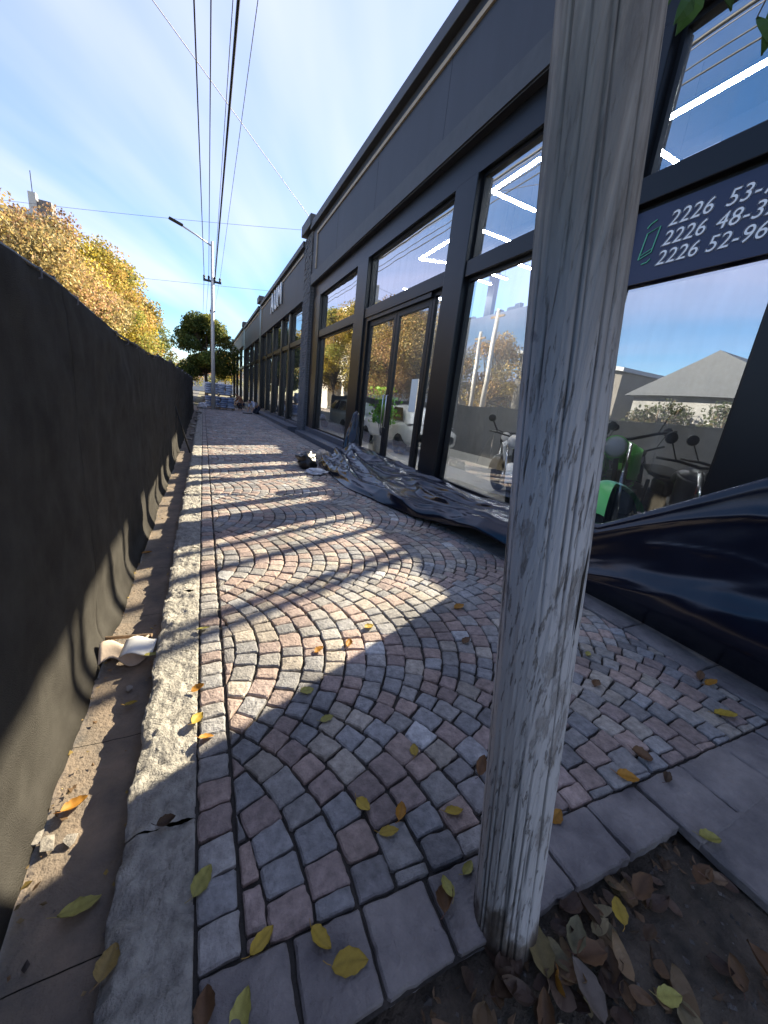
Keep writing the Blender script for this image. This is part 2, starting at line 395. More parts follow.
def stone_geo(poly, rnd, gap, top=0.0, rough=.004, cut=.075, fine=True, wob=.018, nsub=2):
    n = len(poly); cx = sum(p[0] for p in poly) / n; cy = sum(p[1] for p in poly) / n
    if sum(poly[i][0] * poly[(i + 1) % n][1] - poly[(i + 1) % n][0] * poly[i][1] for i in range(n)) < 0: poly = poly[::-1]
    size = sqrt(area(poly)); k = max(.3, 1 - 2 * gap / size)
    q = [(cx + (p[0] - cx) * k, cy + (p[1] - cy) * k) for p in poly]
    ring = []
    for i in range(n):
        p, a, b_ = q[i], q[i - 1], q[(i + 1) % n]
        for t, e in ((cut, a), (cut, b_)):
            t *= rnd.uniform(.5, 1.4)
            ring.append((p[0] + (e[0] - p[0]) * t, p[1] + (e[1] - p[1]) * t))
    if fine:                                     # chipped, uneven outline
        r2 = []
        for i in range(len(ring)):
            a, b_ = ring[i], ring[(i + 1) % len(ring)]
            r2.append(a)
            if hypot(a[0] - b_[0], a[1] - b_[1]) > size * .35:
                for t in [(q + 1) / (nsub + 1) for q in range(nsub)]:
                    j = rnd.gauss(0, wob) * size
                    mx, my = a[0] + (b_[0] - a[0]) * t, a[1] + (b_[1] - a[1]) * t
                    L = hypot(b_[0] - a[0], b_[1] - a[1])
                    r2.append((mx + (b_[1] - a[1]) / L * j, my - (b_[0] - a[0]) / L * j))
        ring = r2
    m = len(ring); tx, ty = rnd.gauss(0, .018), rnd.gauss(0, .018); dz = rnd.gauss(0, rough * .5)
    V = []
    def hz(x, y): return top + dz + tx * (x - cx) + ty * (y - cy)
    for (x, y) in ring: V.append((x, y, top - .045))
    for (x, y) in ring: V.append((x, y, hz(x, y) - .007))
    s1 = 1 - .0065 / size * 2
    for (x, y) in ring:
        X, Y = cx + (x - cx) * s1, cy + (y - cy) * s1; V.append((X, Y, hz(X, Y) - rnd.uniform(0, .0016)))
    F = []
    for a in (0, m):
        for i in range(m): F.append((a + i, a + (i + 1) % m, a + m + (i + 1) % m, a + m + i))
    s2 = .45
    for (x, y) in ring:
        X, Y = cx + (x - cx) * s2, cy + (y - cy) * s2; V.append((X, Y, hz(X, Y) + .0022 + rnd.uniform(-.0012, .0012)))
    for i in range(m): F.append((2 * m + i, 2 * m + (i + 1) % m, 3 * m + (i + 1) % m, 3 * m + i))
    F.append(tuple(range(3 * m, 4 * m)))
    return V, F, (cx, cy)
rnd = random.Random(11)
XL, XR = .085, 3.02
stones = []
P = 1.365; A0 = pi / 4; R0 = P / 2 / sin(A0); pitch = .134; Q = pitch * cos(A0); ACUT = A0 - Q / R0
slab_y = lambda x: .705 - .035 * x
def put(pl):
    for (A, B, Cc) in ((-1, 0, -XL), (1, 0, XR), (-.035, -1, -.705)):
        if len(pl) >= 3: pl = clip(pl, A, B, Cc)
    if len(pl) >= 3 and area(pl) > .0012 and pl[0][1] < 34: stones.append((pl, stone_col(rnd)))
for kband in range(-1, 25):
    yc = .085 + P * (kband + .5)
    nrow = int((XR + .7 - XL) / pitch) + 2
    for row in range(nrow):
        x0 = XL - .62 + row * pitch
        nst = 12
        angs = [-ACUT] + [-ACUT + 2 * ACUT * (j + rnd.uniform(-.17, .17) + (.22 if row % 2 else -.22) * sin(pi * j / nst)) / nst for j in range(1, nst)] + [ACUT]
        cx0 = x0 - R0 * cos(A0)
        jt = lambda: rnd.gauss(0, .0032)
        for j in range(nst):
            a1, a2 = angs[j], angs[j + 1]; am = (a1 + a2) / 2; pl = []
            for a, outer in ((a1, 0), (am, 0), (a2, 0), (a2, 1), (am, 1), (a1, 1)):
                r_ = (pitch * cos(a) + sqrt(R0 * R0 - (pitch * sin(a)) ** 2)) if outer else R0
                pl.append((cx0 + r_ * cos(a) + jt(), yc + r_ * sin(a) + jt()))
            put(pl if rnd.random() < .5 else [pl[0], pl[2], pl[3], pl[5]])
        # square stone bridging the valley to the next band
        up = (cx0 + R0 * cos(ACUT), yc + R0 * sin(ACUT)); yv = yc + P / 2
        put([(x0 + jt(), yv + jt()), (up[0] + jt(), up[1] + jt()), (x0 + pitch + jt(), yv + jt()), (up[0] + jt(), 2 * yv - up[1] + jt())])
# border course along the kerb
y = slab_y(0) + .0
while y < 34:
    L = rnd.uniform(.088, .118)
    j = [rnd.gauss(0, .003) for _ in range(8)]
    stones.append(([(-.043 + j[0], y + j[1] - .006), (.078 + j[2], y + j[3]), (.078 + j[4], y + L + j[5]), (-.043 + j[6], y + L + j[7] - .006)], stone_col(rnd)))
    y += L
def scr_size(pl):
    cx = sum(p[0] for p in pl) / len(pl); cy = sum(p[1] for p in pl) / len(pl)
    q = CAMR.transposed() @ Vector((cx, cy, -CAMH))
    if q.z > -.1: return 0
    px, py = 384 + FPX * q.x / -q.z, 512 - FPX * q.y / -q.z
    if not (-15 < px < 783 and -15 < py < 1040): return 0
    return area(pl) / (cx * cx + cy * cy + 2.2) ** 1.5
stones.sort(key=lambda s_: -scr_size(s_[0]))
rest = MB()
for i, (pl, col) in enumerate(stones):
    cy = sum(p[1] for p in pl) / len(pl)
    if i < 300:
        V, F, (cx, cyy) = stone_geo(pl, rnd, .0048)
        MB().add(V, F, col).build('cobble', 'stone', pav, fixn=False)
    else:
        V, F, _ = stone_geo(pl, rnd, .0048, fine=cy < 8)
        rest.add(V, F, col)
o = rest.build('cobble_field', 'stone', pav, fixn=False); o['kind'] = 'stuff'
# slab course at the pit edge
xs = [-.043, .20, .415, .645, .90, 1.13, 1.42, 1.74, 2.06, 2.42, 2.76, 3.05]
for a, b_ in zip(xs, xs[1:]):
    yb = .475 if a < 1.7 else .405
    pl = [(a + .0, yb - .03 * a * .6 + rnd.gauss(0, .006)), (b_, yb - .03 * b_ * .6 + rnd.gauss(0, .006)), (b_ + rnd.gauss(0, .005), slab_y(b_) - .004), (a + rnd.gauss(0, .005), slab_y(a) - .004)]
    V, F, (cx, cyy) = stone_geo(pl, rnd, .006, top=.002, cut=.03, wob=.007, nsub=7)
    MB().add(V, F).build('paving_slab', 'stone_slab', pav, fixn=False)
# border slabs along the shop step
y = .45
while y < 34:
    L = rnd.uniform(.42, .62)
    pl = [(3.03, y), (3.42, y), (3.42, y + L), (3.03, y + L)]
    V, F, (cx, cyy) = stone_geo(pl, rnd, .005, top=.001, cut=.02, wob=.005, nsub=6)
    MB().add(V, F).build('border_slab', 'stone_slab', pav, fixn=False); y += L
# concrete pavers beside the pit
for (xa, xb, ya, yb) in ((1.745, 2.34, -.2, .395), (2.35, 2.95, -.2, .385), (2.96, 3.5, -.2, .39), (1.745, 2.34, -.85, -.21), (2.35, 2.95, -.85, -.21), (2.96, 3.5, -.85, -.21), (-.043, .2, -.9, .0)):
    V, F, (cx, cyy) = stone_geo([(xa, ya), (xb, ya), (xb, yb), (xa, yb)], rnd, .006, top=.0, cut=.02, wob=.005, nsub=7)
    MB().add(V, F).build('concrete_paver', 'cracked_concrete', pav, fixn=False)
pb0 = ground(508, 936, -.05)
# soil of the tree pit
def fsoil(u, v):
    X = -.05 + 3.7 * u; Y = -1.6 + 2.13 * v
    m_ = math.exp(-((X - pb0.x) ** 2 + (Y - pb0.y + .05) ** 2) / .03)
    return (X, Y, -.06 + .045 * m_ + .03 * fbm(X * 3, Y * 3, 1) + .012 * fbm(X * 17, Y * 17, 4) - .02 * max(0, 1 - abs(Y - .45) / .1))
so = MB().grid(fsoil, 170, 120).build('soil', 'soil', smooth=True); structure(so)
rp = random.Random(5); gm = MB()
for _ in range(420):
    X, Y = rp.uniform(.1, 1.74), rp.uniform(-.3, .45); r = abs(rp.gauss(.004, .005)) + .002
    z = fsoil((X + .05) / 3.7, (Y + 1.6) / 2.13)[2]
    V = [(X + r * rp.uniform(.6, 1.3) * a, Y + r * rp.uniform(.6, 1.3) * b_, z + r * .7 * c) for a, b_, c in ((1, 0, 0), (-1, 0, 0), (0, 1, 0), (0, -1, 0), (0, 0, 1), (0, 0, -1))]
    k = rp.uniform(.3, 1.3)
    gm.add(V, [(0, 2, 4), (2, 1, 4), (1, 3, 4), (3, 0, 4), (2, 0, 5), (1, 2, 5), (3, 1, 5), (0, 3, 5)], (.16 * k, .14 * k, .12 * k))
lt = random.Random(8); litter = MB()
for _ in range(520):
    X, Y = lt.uniform(.15, 1.72), lt.uniform(-.25, .46)
    if lt.random() > .35 + .65 * math.exp(-((X - .95) / .35) ** 2) and Y < .36: continue
    z = fsoil((X + .05) / 3.7, (Y + 1.6) / 2.13)[2] + lt.uniform(.002, .018); L = lt.uniform(.012, .05); a = lt.uniform(0, 6.28)
    d = Vector((cos(a), sin(a), lt.gauss(0, .35))).normalized(); q = d.cross(Vector((lt.gauss(0, .4), lt.gauss(0, .4), 1))).normalized(); n = d.cross(q)
    k = lt.uniform(.4, 1.2); W = L * lt.uniform(.1, .4); p = Vector((X, Y, z))
    litter.add([p - d * L * .5, p + q * W * .6 + n * .1 * L, p + d * L * .5, p - q * W + n * .15 * L], [(0, 1, 2, 3)], (.20 * k, .125 * k, .07 * k))
for _ in range(70):
    X, Y = (lt.gauss(1.0, .3), lt.gauss(.33, .10)) if lt.random() < .7 else (lt.uniform(.3, 1.7), lt.uniform(-.1, .43))
    if not .12 < X < 1.72 or Y > .45: continue
    z = fsoil((X + .05) / 3.7, (Y + 1.6) / 2.13)[2] + lt.uniform(.004, .03); L = lt.uniform(.045, .10); W = L * lt.uniform(.22, .36); a = lt.uniform(0, 6.28); cu = lt.uniform(.2, 1.1); tl = lt.gauss(0, .4)
    k = lt.uniform(.5, 1.25); c0 = lt.choice(((.20, .12, .065), (.26, .17, .09), (.15, .10, .07), (.30, .24, .13), (.11, .07, .05)))
    def flf(u, v):
        w_ = sin(pi * u ** .85) ** .75 * W; b2 = (v - .5) * 2; zz_ = cu * (.5 * W * b2 * b2 + .5 * L * (u - .5) ** 2) + tl * L * (u - .5) + .06 * L * fbm(u * 3 + a, b2 * 2)
        lx, ly = L * (u - .5), w_ * b2
        return (X + lx * cos(a) - ly * sin(a), Y + lx * sin(a) + ly * cos(a), z + max(0, zz_))
    litter.grid(flf, 8, 4, tuple(x_ * k for x_ in c0))
tag(litter.build('leaf_litter', 'fallen_leaf', fixn=False), 'crumbled brown leaf litter round the pole foot', 'leaf litter', kind='stuff')
gl = random.Random(18); gm2 = MB()
for _ in range(420):
    Y = .3 + 9 * gl.random() ** 1.6; X = -.60 + abs(gl.gauss(0, .05)) + .02 if gl.random() < .7 else -.27 - abs(gl.gauss(0, .03))
    L = gl.uniform(.006, .034); a_ = gl.uniform(0, 6.28); p = Vector((X, Y, -.128 + gl.uniform(0, .008)))
    d = Vector((cos(a_), sin(a_), gl.gauss(0, .3))).normalized(); q = d.cross(Vector((gl.gauss(0, .4), gl.gauss(0, .4), 1))).normalized(); n = d.cross(q); W = L * gl.uniform(.2, .6); k = gl.uniform(.5, 1.3)
    c_ = gl.choice(((.24, .15, .08), (.30, .21, .10), (.17, .14, .12), (.40, .28, .08)))
    gm2.add([p - d * L * .5, p + q * W * .6 + n * .1 * L, p + d * L * .5, p - q * W + n * .15 * L], [(0, 1, 2, 3)], tuple(x_ * k for x_ in c_))
tag(gm2.build('gutter_litter', 'fallen_leaf', fixn=False), 'crumbs and leaf scraps drifted along the gutter', 'leaf litter', kind='stuff')
tag(gm.build('pit_gravel', 'stone'), 'loose grit and crumbs scattered over the dark soil', 'gravel', kind='stuff')

# ================================================================== SHOWROOM FACADE
XF = 4.0                                        # face of the glazing
shop = empty('showroom_building', (4, 8, 0))
tag(shop, 'black glazed showroom with charcoal fascia beside the cobbled pavement', 'building')
def pbox(name, a, b_, mat, parent, bevel=0):
    o = box(name, a, b_, mat, None, bevel); o.parent = parent
    o.matrix_parent_inverse = Matrix.Translation(-Vector(parent.location)) if parent.parent is None else Matrix.Identity(4)
    return o
def pin(o, parent):
    o.parent = parent
    o.matrix_parent_inverse = Matrix.Translation(-Vector(parent.location)) if parent.parent is None and parent.type == 'EMPTY' else Matrix.Identity(4)
    return o
def window(parent, y0, y1, z0, z1, x=XF + .05, fr=.05, mat='shop_glass'):
    mb = MB(); xa, xb = x - .04, x + .03
    mb.box((xa, y0, z0), (xb, y0 + fr, z1)); mb.box((xa, y1 - fr, z0), (xb, y1, z1))
    mb.box((xa, y0 + fr, z0), (xb, y1 - fr, z0 + fr)); mb.box((xa, y0 + fr, z1 - fr), (xb, y1 - fr, z1))
    f = pin(mb.build('window', 'black_frame'), parent)
    p = MB().add([(x, y0 + fr, z0 + fr), (x, y1 - fr, z0 + fr), (x, y1 - fr, z1 - fr), (x, y0 + fr, z1 - fr)], [(0, 1, 2, 3)]).build('pane', mat, fixn=False)
    p.parent = f
    return f
# step and floor
pbox('front_step', (3.44, .2, -.3), (3.93, 16.1, .15), 'plinth', shop, .01)
pbox('sill', (3.86, 1.0, .151), (4.12, 6.55, .275), 'plinth', shop, .008)
pbox('sill', (3.86, 10.45, .151), (4.12, 16.1, .33), 'plinth', shop, .008)
pbox('door_threshold', (3.90, 6.56, .151), (4.12, 10.44, .19), 'steel_dark', shop)
pbox('showroom_floor', (4.13, -2, -.2), (9.0, 31, .17), 'floor_tile', shop)
# columns
for (y0, y1) in ((.55, 1.72), (3.12, 3.33), (5.94, 6.55), (10.42, 11.2), (15.05, 16.1)):
    pbox('column', (3.90, y0, .276 if y0 > 0 and not (10 < y0) else .331), (4.16, y1, 5.15), 'black_frame', shop, .012)
# transoms and head
for (y0, y1) in ((1.722, 3.118), (3.332, 5.938), (6.552, 10.418), (11.202, 15.048)):
    pbox('transom', (3.925, y0, 3.69), (4.15, y1, 3.93), 'black_frame', shop, .008)
pbox('window_head', (3.93, -2, 5.151), (4.2, 16.1, 5.60), 'black_frame', shop)
for k in range(6): pbox('fascia_panel', (3.80, -2 + k * 18.1 / 6 + (.003 if k else 0), 5.601), (4.25, -2 + (k + 1) * 18.1 / 6 - .003, 7.42), 'charcoal_panel', shop, .006)
pbox('fascia_lip', (3.77, -2, 5.62), (3.798, 16.1, 5.98), 'coping', shop)
pbox('coping', (3.66, -2, 7.421), (4.3, 16.12, 7.66), 'coping', shop, .012)
pbox('trim_strip', (3.765, 3.0, 7.14), (3.798, 15.45, 7.22), 'beige_trim', shop)
pbox('trim_strip', (3.765, 15.45, 6.05), (3.798, 15.53, 7.22), 'beige_trim', shop)
# glazing
for (y0, y1) in ((1.722, 3.118), (3.332, 5.938), (11.202, 15.048)):
    window(shop, y0, y1, .276 if y0 < 10 else .331, 3.689, mat='mirror_glass' if y0 < 2 else 'shop_glass'); window(shop, y0, y1, 3.931, 5.15, mat='mirror_glass')
window(shop, 6.552, 10.418, 3.931, 5.15, mat='mirror_glass')
# double door with side light
window(shop, 6.56, 7.0, .192, 3.688, fr=.07)
def leaf_door(y0, y1):
    x = XF + .04; fr = .13; z0, z1 = .2, 3.6
    mb = MB(); xa, xb = x - .03, x + .03
    mb.box((xa, y0, z0), (xb, y0 + fr, z1)); mb.box((xa, y1 - fr, z0), (xb, y1, z1))
    mb.box((xa, y0 + fr, z0), (xb, y1 - fr, z0 + .12)); mb.box((xa, y0 + fr, z1 - fr), (xb, y1 - fr, z1))
    d = pin(mb.build('door', 'steel_dark', bevel=.006), shop)
    p = MB().add([(x, y0 + fr, z0 + .12), (x, y1 - fr, z0 + .12), (x, y1 - fr, z1 - fr), (x, y0 + fr, z1 - fr)], [(0, 1, 2, 3)]).build('pane', 'shop_glass', fixn=False); p.parent = d
    return d
d1 = leaf_door(7.02, 8.55); d2 = leaf_door(8.57, 10.2)
for d, yy in ((d1, 8.47), (d2, 8.65)):
    h = MB().tube([(3.97, yy, 1.0), (3.93, yy, 1.02), (3.93, yy, 1.75), (3.97, yy, 1.77)], .014, 8).build('handle', 'aluminium', smooth=True); h.parent = d
pp = MB().box((4.012, 7.17, 1.45), (4.018, 7.46, 2.12)).build('notice_sheet', 'paper'); pp.parent = d1
pbox('door_frame', (3.95, 10.201, .192), (4.12, 10.417, 3.688), 'black_frame', shop)
pbox('door_frame', (3.95, 7.002, 3.602), (4.12, 10.2, 3.688), 'black_frame', shop)
# sign band behind the glass of the first window
sb = pbox('sign_panel', (4.085, 1.73, 2.96), (4.125, 3.116, 3.64), 'sign_navy', shop)
# phone board stands on the outside of the glass so the print reads from the pavement
sp = pbox('sign_panel', (3.985, 1.726, 2.98), (4.004, 3.116, 3.64), 'sign_navy', shop)
def text_mesh(txt, size, mat, name, parent, origin, xdir, ydir, shear=0, offset=0, extrude=.002, spacing=1.0):
    cu = bpy.data.curves.new(name, 'FONT'); cu.body = txt; cu.size = size; cu.shear = shear; cu.offset = offset; cu.extrude = extrude; cu.space_character = spacing
    to = bpy.data.objects.new(name, cu); C.objects.link(to)
    dg = bpy.context.evaluated_depsgraph_get(); me = bpy.data.meshes.new_from_object(to.evaluated_get(dg))
    bpy.data.objects.remove(to)
    xd, yd = Vector(xdir), Vector(ydir); zd = xd.cross(yd)
    mat4 = Matrix((xd, yd, zd)).transposed().to_4x4(); mat4.translation = Vector(origin); me.transform(mat4)
    me.materials.clear(); me.materials.append(M[mat])
    ob = bpy.data.objects.new(name, me); C.objects.link(ob); ob.parent = parent
    return ob
def bold(me, k):
    bm = bmesh.new(); bm.from_mesh(me); bm.normal_update()
    mv = {}
    for v in bm.verts:
        n = Vector((0, 0, 0))
        for f in v.link_faces:
            if abs(f.normal.x) < .3: n += f.normal
        mv[v] = n.normalized() * k if n.length > 1e-6 else n
    for v, d in mv.items(): v.co += d
    bm.to_mesh(me); bm.free()
for k, (t1, t2, y2) in enumerate((('2226', '53-73', 2.285), ('2226', '48-320', 2.315), ('2226', '52-960', 2.34))):
    for tx, yy in ((t1, 2.735 + .012 * k), (t2, y2)):
        tm = text_mesh(tx, .172, 'letter_white', 'lettering', sp, (3.981, yy, 3.425 - .16 * k), (0, -1, 0), (0, 0, 1), .18, .0, .002, 1.06); bold(tm.data, .009)
ph = MB()
def pl(pts, r=.006): ph.tube([(3.979, a, b_) for a, b_ in pts], r, 6)
pl([(2.945, 3.20), (2.83, 3.24), (2.80, 3.45), (2.915, 3.42), (2.945, 3.20)])
pl([(2.93, 3.235), (2.83, 3.27)], .004)
pl([(2.93, 3.47), (2.90, 3.50), (2.85, 3.52)]); pl([(2.90, 3.15), (2.85, 3.155), (2.82, 3.18)])
phn = ph.build('phone_icon', 'sign_green'); phn.parent = sp
# rear wall of the showroom: blind below, an added, unseen opening under the roof lets sun onto the paving
rear = empty('rear_block', (9.3, 12, 0)); tag(rear, 'grey rear wall behind the glass with an added high opening for sun', 'building')
ZC0, ZC1 = 4.95, 7.21
pbox('wall', (9.02, -2, -.2), (9.22, 31, ZC0), 'showroom_wall', rear)
pbox('upper_wall', (9.02, -2, ZC0 + .001), (9.22, 5.6, ZC1), 'dark_interior', rear)
pbox('upper_wall', (9.02, 15.35, ZC0 + .001), (9.22, 31, ZC1), 'dark_interior', rear)
pbox('lintel', (9.02, -2, ZC1 + .001), (9.22, 31, 7.40), 'dark_interior', rear)  # tops the added opening, keeping sun from the upper panes
PO = [(6.70, 6.75), (6.88, 6.93), (7.61, 7.67), (8.11, 8.16), (11.74, 12.10)]
for (a, b_) in PO:  # added unseen bars that cast dark bands across the sun patch
    pbox('mullion_or_shade_bar', (9.04, a, ZC0 + .001), (9.2, b_, ZC1), 'black_frame', rear)
random.seed(21)
y = 5.6
while y < 15.2:                                  # added unseen blocks that make the sun patch edge uneven
    L = random.uniform(.14, .42); h = random.choice((0, 0, .06, .10, .16))
    if h and not any(y < q[1] + .01 and y + L > q[0] - .01 for q in PO): pbox('shadow_block', (9.05, y, ZC0 + .001), (9.18, y + L - .02, ZC0 + h), 'dark_interior', rear)
    y += L
pbox('end_wall', (4.3, -2.2, -.2), (9.2, -2.01, 7.40), 'dark_interior', rear)
pbox('party_wall', (4.35, 31.02, -.2), (9.3, 31.2, 7.40), 'dark_interior', rear)
pbox('roof', (4.255, -2.2, 7.43), (9.5, 16.0, 7.60), 'dark_interior', shop)
pbox('roof', (4.345, 17.5, 7.43), (9.5, 31.2, 7.60), 'dark_interior', rear)
pbox('roof', (4.42, 16.001, 7.43), (9.5, 17.499, 7.60), 'dark_interior', rear)
# ceiling light lines
LED = [((5.31, 6.24), (5.31, 7.49)), ((5.33, 7.51), (6.5, 7.51)), ((6.15, 8.95), (7.26, 8.95)), ((5.94, 9.9), (5.98, 11.6)), ((5.99, 11.62), (6.9, 11.2)),
       ((6.05, 3.3), (6.05, 4.76)), ((6.12, 5.02), (7.3, 5.02)), ((8.2, 11.05), (8.95, 11.05)), ((8.1, 11.78), (8.9, 11.78)), ((7.6, 13.3), (8.9, 13.3)), ((7.4, 9.9), (8.9, 9.9)), ((7.0, 14.6), (8.9, 14.6)), ((6.7, 2.2), (6.7, 3.1))]
LEDL = ['line light parallel to the street above the white motorcycle', 'line light making a corner in the upper pane left of the wooden pole',
        'short line light crossing the upper pane beside the thick column', 'long line light seen in the pane over the double door', 'slanting line light seen in the pane over the double door, far end',
        'line light running diagonally through the top pane right of the wooden pole', 'short line light ending just above the phone sign', 'upper line light of the pair in the pane left of the pole',
        'lower line light of the pair in the pane left of the pole', 'line light over the silver car, third one down in the pane', 'line light over the middle of the white car', 'far line light behind the last large window', 'line light above the green motorcycle near the black column']
for (a, b_), lb in zip(LED, LEDL):
    d = Vector((b_[0] - a[0], b_[1] - a[1], 0)); n = Vector((-d.y, d.x, 0)).normalized() * .024
    e = empty('ceiling_light', ((a[0] + b_[0]) / 2, (a[1] + b_[1]) / 2, 5.9)); tag(e, 'white ' + lb, 'ceiling light', 'line lights in the showroom ceiling')
    A, B = Vector((*a, 0)) - e.location + Vector((0, 0, 5.9)), Vector((*b_, 0)) - e.location + Vector((0, 0, 5.9))
    def pr(z0, z1, k): return [A - n * k + Vector((0, 0, z0)), B - n * k + Vector((0, 0, z0)), B + n * k + Vector((0, 0, z0)), A + n * k + Vector((0, 0, z0)), A - n * k + Vector((0, 0, z1)), B - n * k + Vector((0, 0, z1)), B + n * k + Vector((0, 0, z1)), A + n * k + Vector((0, 0, z1))]
    FB = [(0, 3, 2, 1), (4, 5, 6, 7), (0, 1, 5, 4), (1, 2, 6, 5), (2, 3, 7, 6), (3, 0, 4, 7)]
    MB().add(pr(.012, .06, 1.15), FB).build('housing', 'aluminium', e); MB().add(pr(-.03, .011, 1), FB).build('diffuser', 'led', e)
    for q in (A.lerp(B, .15), A.lerp(B, .85)): MB().tube([q + Vector((0, 0, .06)), q + Vector((0, 0, 1.3))], .004, 4).build('hanger', 'steel_dark', e)

# brick pier between the shops
def pier(y0, y1, label, x0=3.78, top=7.55, fine=True):
    e = empty('brick_pier', (x0, (y0 + y1) / 2, 0)); tag(e, label, 'pier', 'piers between the shop units')
    pin(box('core', (x0 + .03, y0 + .02, 0), (4.3, y1 - .02, top), 'black_frame'), e)
    if fine:
        mb = MB(); r = random.Random(int(y0 * 10)); z = .02; k = 0
        while z < top - .1:
            y = y0 - (.13 if k % 2 else 0)
            while y < y1:
                a, b_ = max(y, y0), min(y + .25, y1)
                if b_ - a > .04: mb.box((x0 - r.uniform(0, .025), a + .008, z), (x0 + .05, b_ - .008, z + .085))
                y += .26
            for xa in (x0 + .06, x0 + .2, x0 + .34): mb.box((xa, y0 - .012 * r.random(), z), (xa + .12, y0 + .02, z + .085))
            z += .098; k += 1
        o = pin(mb.build('brickwork', 'brick'), e); o['kind'] = 'stuff'
    pin(box('cap', (x0 - .16, y0 - .12, top), (4.4, y1 + .12, top + .38), 'coping', None, .02), e)
pier(16.14, 17.35, 'tall dark brick pier with a cap between the first and second shop')
pier(30.7, 31.6, 'capped dark pier at the far end of the lettered shop front', fine=False)
pier(43.2, 44.0, 'distant capped dark pier before the last low shop front', fine=False)

def shopfront(y0, y1, label, bays, ztop=7.45, zb=5.35, zt=3.75):
    e = empty('shop_building', (4, (y0 + y1) / 2, 0)); tag(e, label, 'building', 'dark shop fronts along the street')
    pbox('fascia', (3.82, y0, zb), (4.3, y1, ztop - .2), 'charcoal_panel', e); pbox('coping', (3.70, y0, ztop - .199), (4.34, y1, ztop), 'coping', e)
    pbox('trim_strip', (3.79, y0 + .3, ztop - .42), (3.818, y1 - .3, ztop - .34), 'beige_trim', e)
    pbox('trim_strip', (3.79, y1 - .3, zb + .35), (3.818, y1 - .22, ztop - .34), 'beige_trim', e)
    pbox('front_step', (3.40, y0, -.3), (3.93, y1, .16), 'plinth', e)
    ys = [y0 + (y1 - y0) * t for t in bays]
    for a, b_ in zip(ys, ys[1:]):
        pbox('mullion_or_shade_bar', (3.9, a, .161), (4.16, a + .34, zb - .001), 'black_frame', e)
        window(e, a + .342, b_ - .002, .30, zt - .001); window(e, a + .342, b_ - .002, zt + .2, zb - .002)
        pbox('transom', (3.93, a + .342, zt), (4.14, b_ - .002, zt + .198), 'black_frame', e)
        pbox('sill', (3.88, a + .342, .161), (4.1, b_ - .002, .298), 'plinth', e)
    return e
s2 = shopfront(17.4, 30.6, 'second dark shop front with big white letters on its fascia', [0, .235, .40, .62, .82, 1])
for ch, yy in (('A', 25.9), ('U', 24.65), ('M', 23.5)):
    text_mesh(ch, 1.42, 'letter_white', 'letter', s2, (3.76 - 4, yy - 24.0, 6.08), (0, -1, 0), (0, 0, 1), 0, .02, .03)
s3 = shopfront(31.65, 43.1, 'third dark shop front, narrow in the distance', [0, .3, .6, 1])
s4 = shopfront(44.05, 66, 'last and farthest dark shop front with a deep overhang', [0, .25, .5, .75, 1], 7.6, 5.9)
for e_, ya, yb in ((s3, 31.7, 43.1), (s4, 44.1, 66)):
    pbox('back_wall', (6, ya, 0), (6.2, yb, 7), 'render_wall', e_); pbox('roof', (4.31, ya, 7.0), (6.2, yb, 7.15), 'roof_metal', e_)

# ================================================================== OBJECTS
# wooden pole, leaning --------------------------------------------------
pole = empty('wooden_pole', (pb0.x + .012, pb0.y + .02, -.13)); tag(pole, 'leaning weathered wooden utility pole with flaking pale paint', 'pole')
rw = random.Random(9); NS, NR = 240, 260; HP = 6.6
cracks = [(rw.uniform(0, 2 * pi), rw.uniform(.1, 3.2), rw.choice((.12, .2, .35, .6, 1.2)), rw.uniform(.012, .030), rw.uniform(-.05, .05)) for _ in range(90)]
axis = (Vector((0, 0, CAMH)) + ray(621, 0) * (.61 / ray(621, 0).y) - Vector((pb0.x, pb0.y, -.05))).normalized(); ax = axis.orthogonal().normalized()
ax = (Vector((1, 0, 0)) - axis * axis.x).normalized(); ay = axis.cross(ax)
POLEC = []
def fpole(u, v):
    h = HP * (v ** 1.25); t = 2 * pi * u
    r = .0945 - .0042 * min(h, 2.6) - .001 * max(0, h - 2.6) + .0035 * fbm(cos(t) * 1.4, sin(t) * 1.4, h * .35) + .0012 * fbm(cos(t) * 9, sin(t) * 9, h * 1.2)
    if h < .3: r += .012 * (1 - h / .3) ** 2
    dk = 0
    for (a, c, L, wd, tw) in cracks:
        if abs(h - c) < L:
            da = (t - a - tw * (h - c) - .03 * sin(h * 5 + a) + pi) % (2 * pi) - pi
            if abs(da) < wd * 1.6:
                q = max(0, 1 - abs(da) / (wd * 1.6)) * (1 - (abs(h - c) / L) ** 2); r -= .0045 * q; dk = max(dk, q)
    POLEC.append(1 - .72 * min(1, dk * 1.2))
    p = axis * h + (ax * cos(t) + ay * sin(t)) * r
    return p
pm = MB().grid(fpole, NS, NR); pm.c = [(q, q, q) for q in POLEC]
pm.build('shaft', 'pole_wood', pole, smooth=True)
MB().tube([axis * (HP - .03), axis * HP], [.080, .078], 24).build('top', 'pole_wood', pole)

def ridged(x, y, z): return 1 - abs(2 * noise.noise(Vector((x, y, z))))
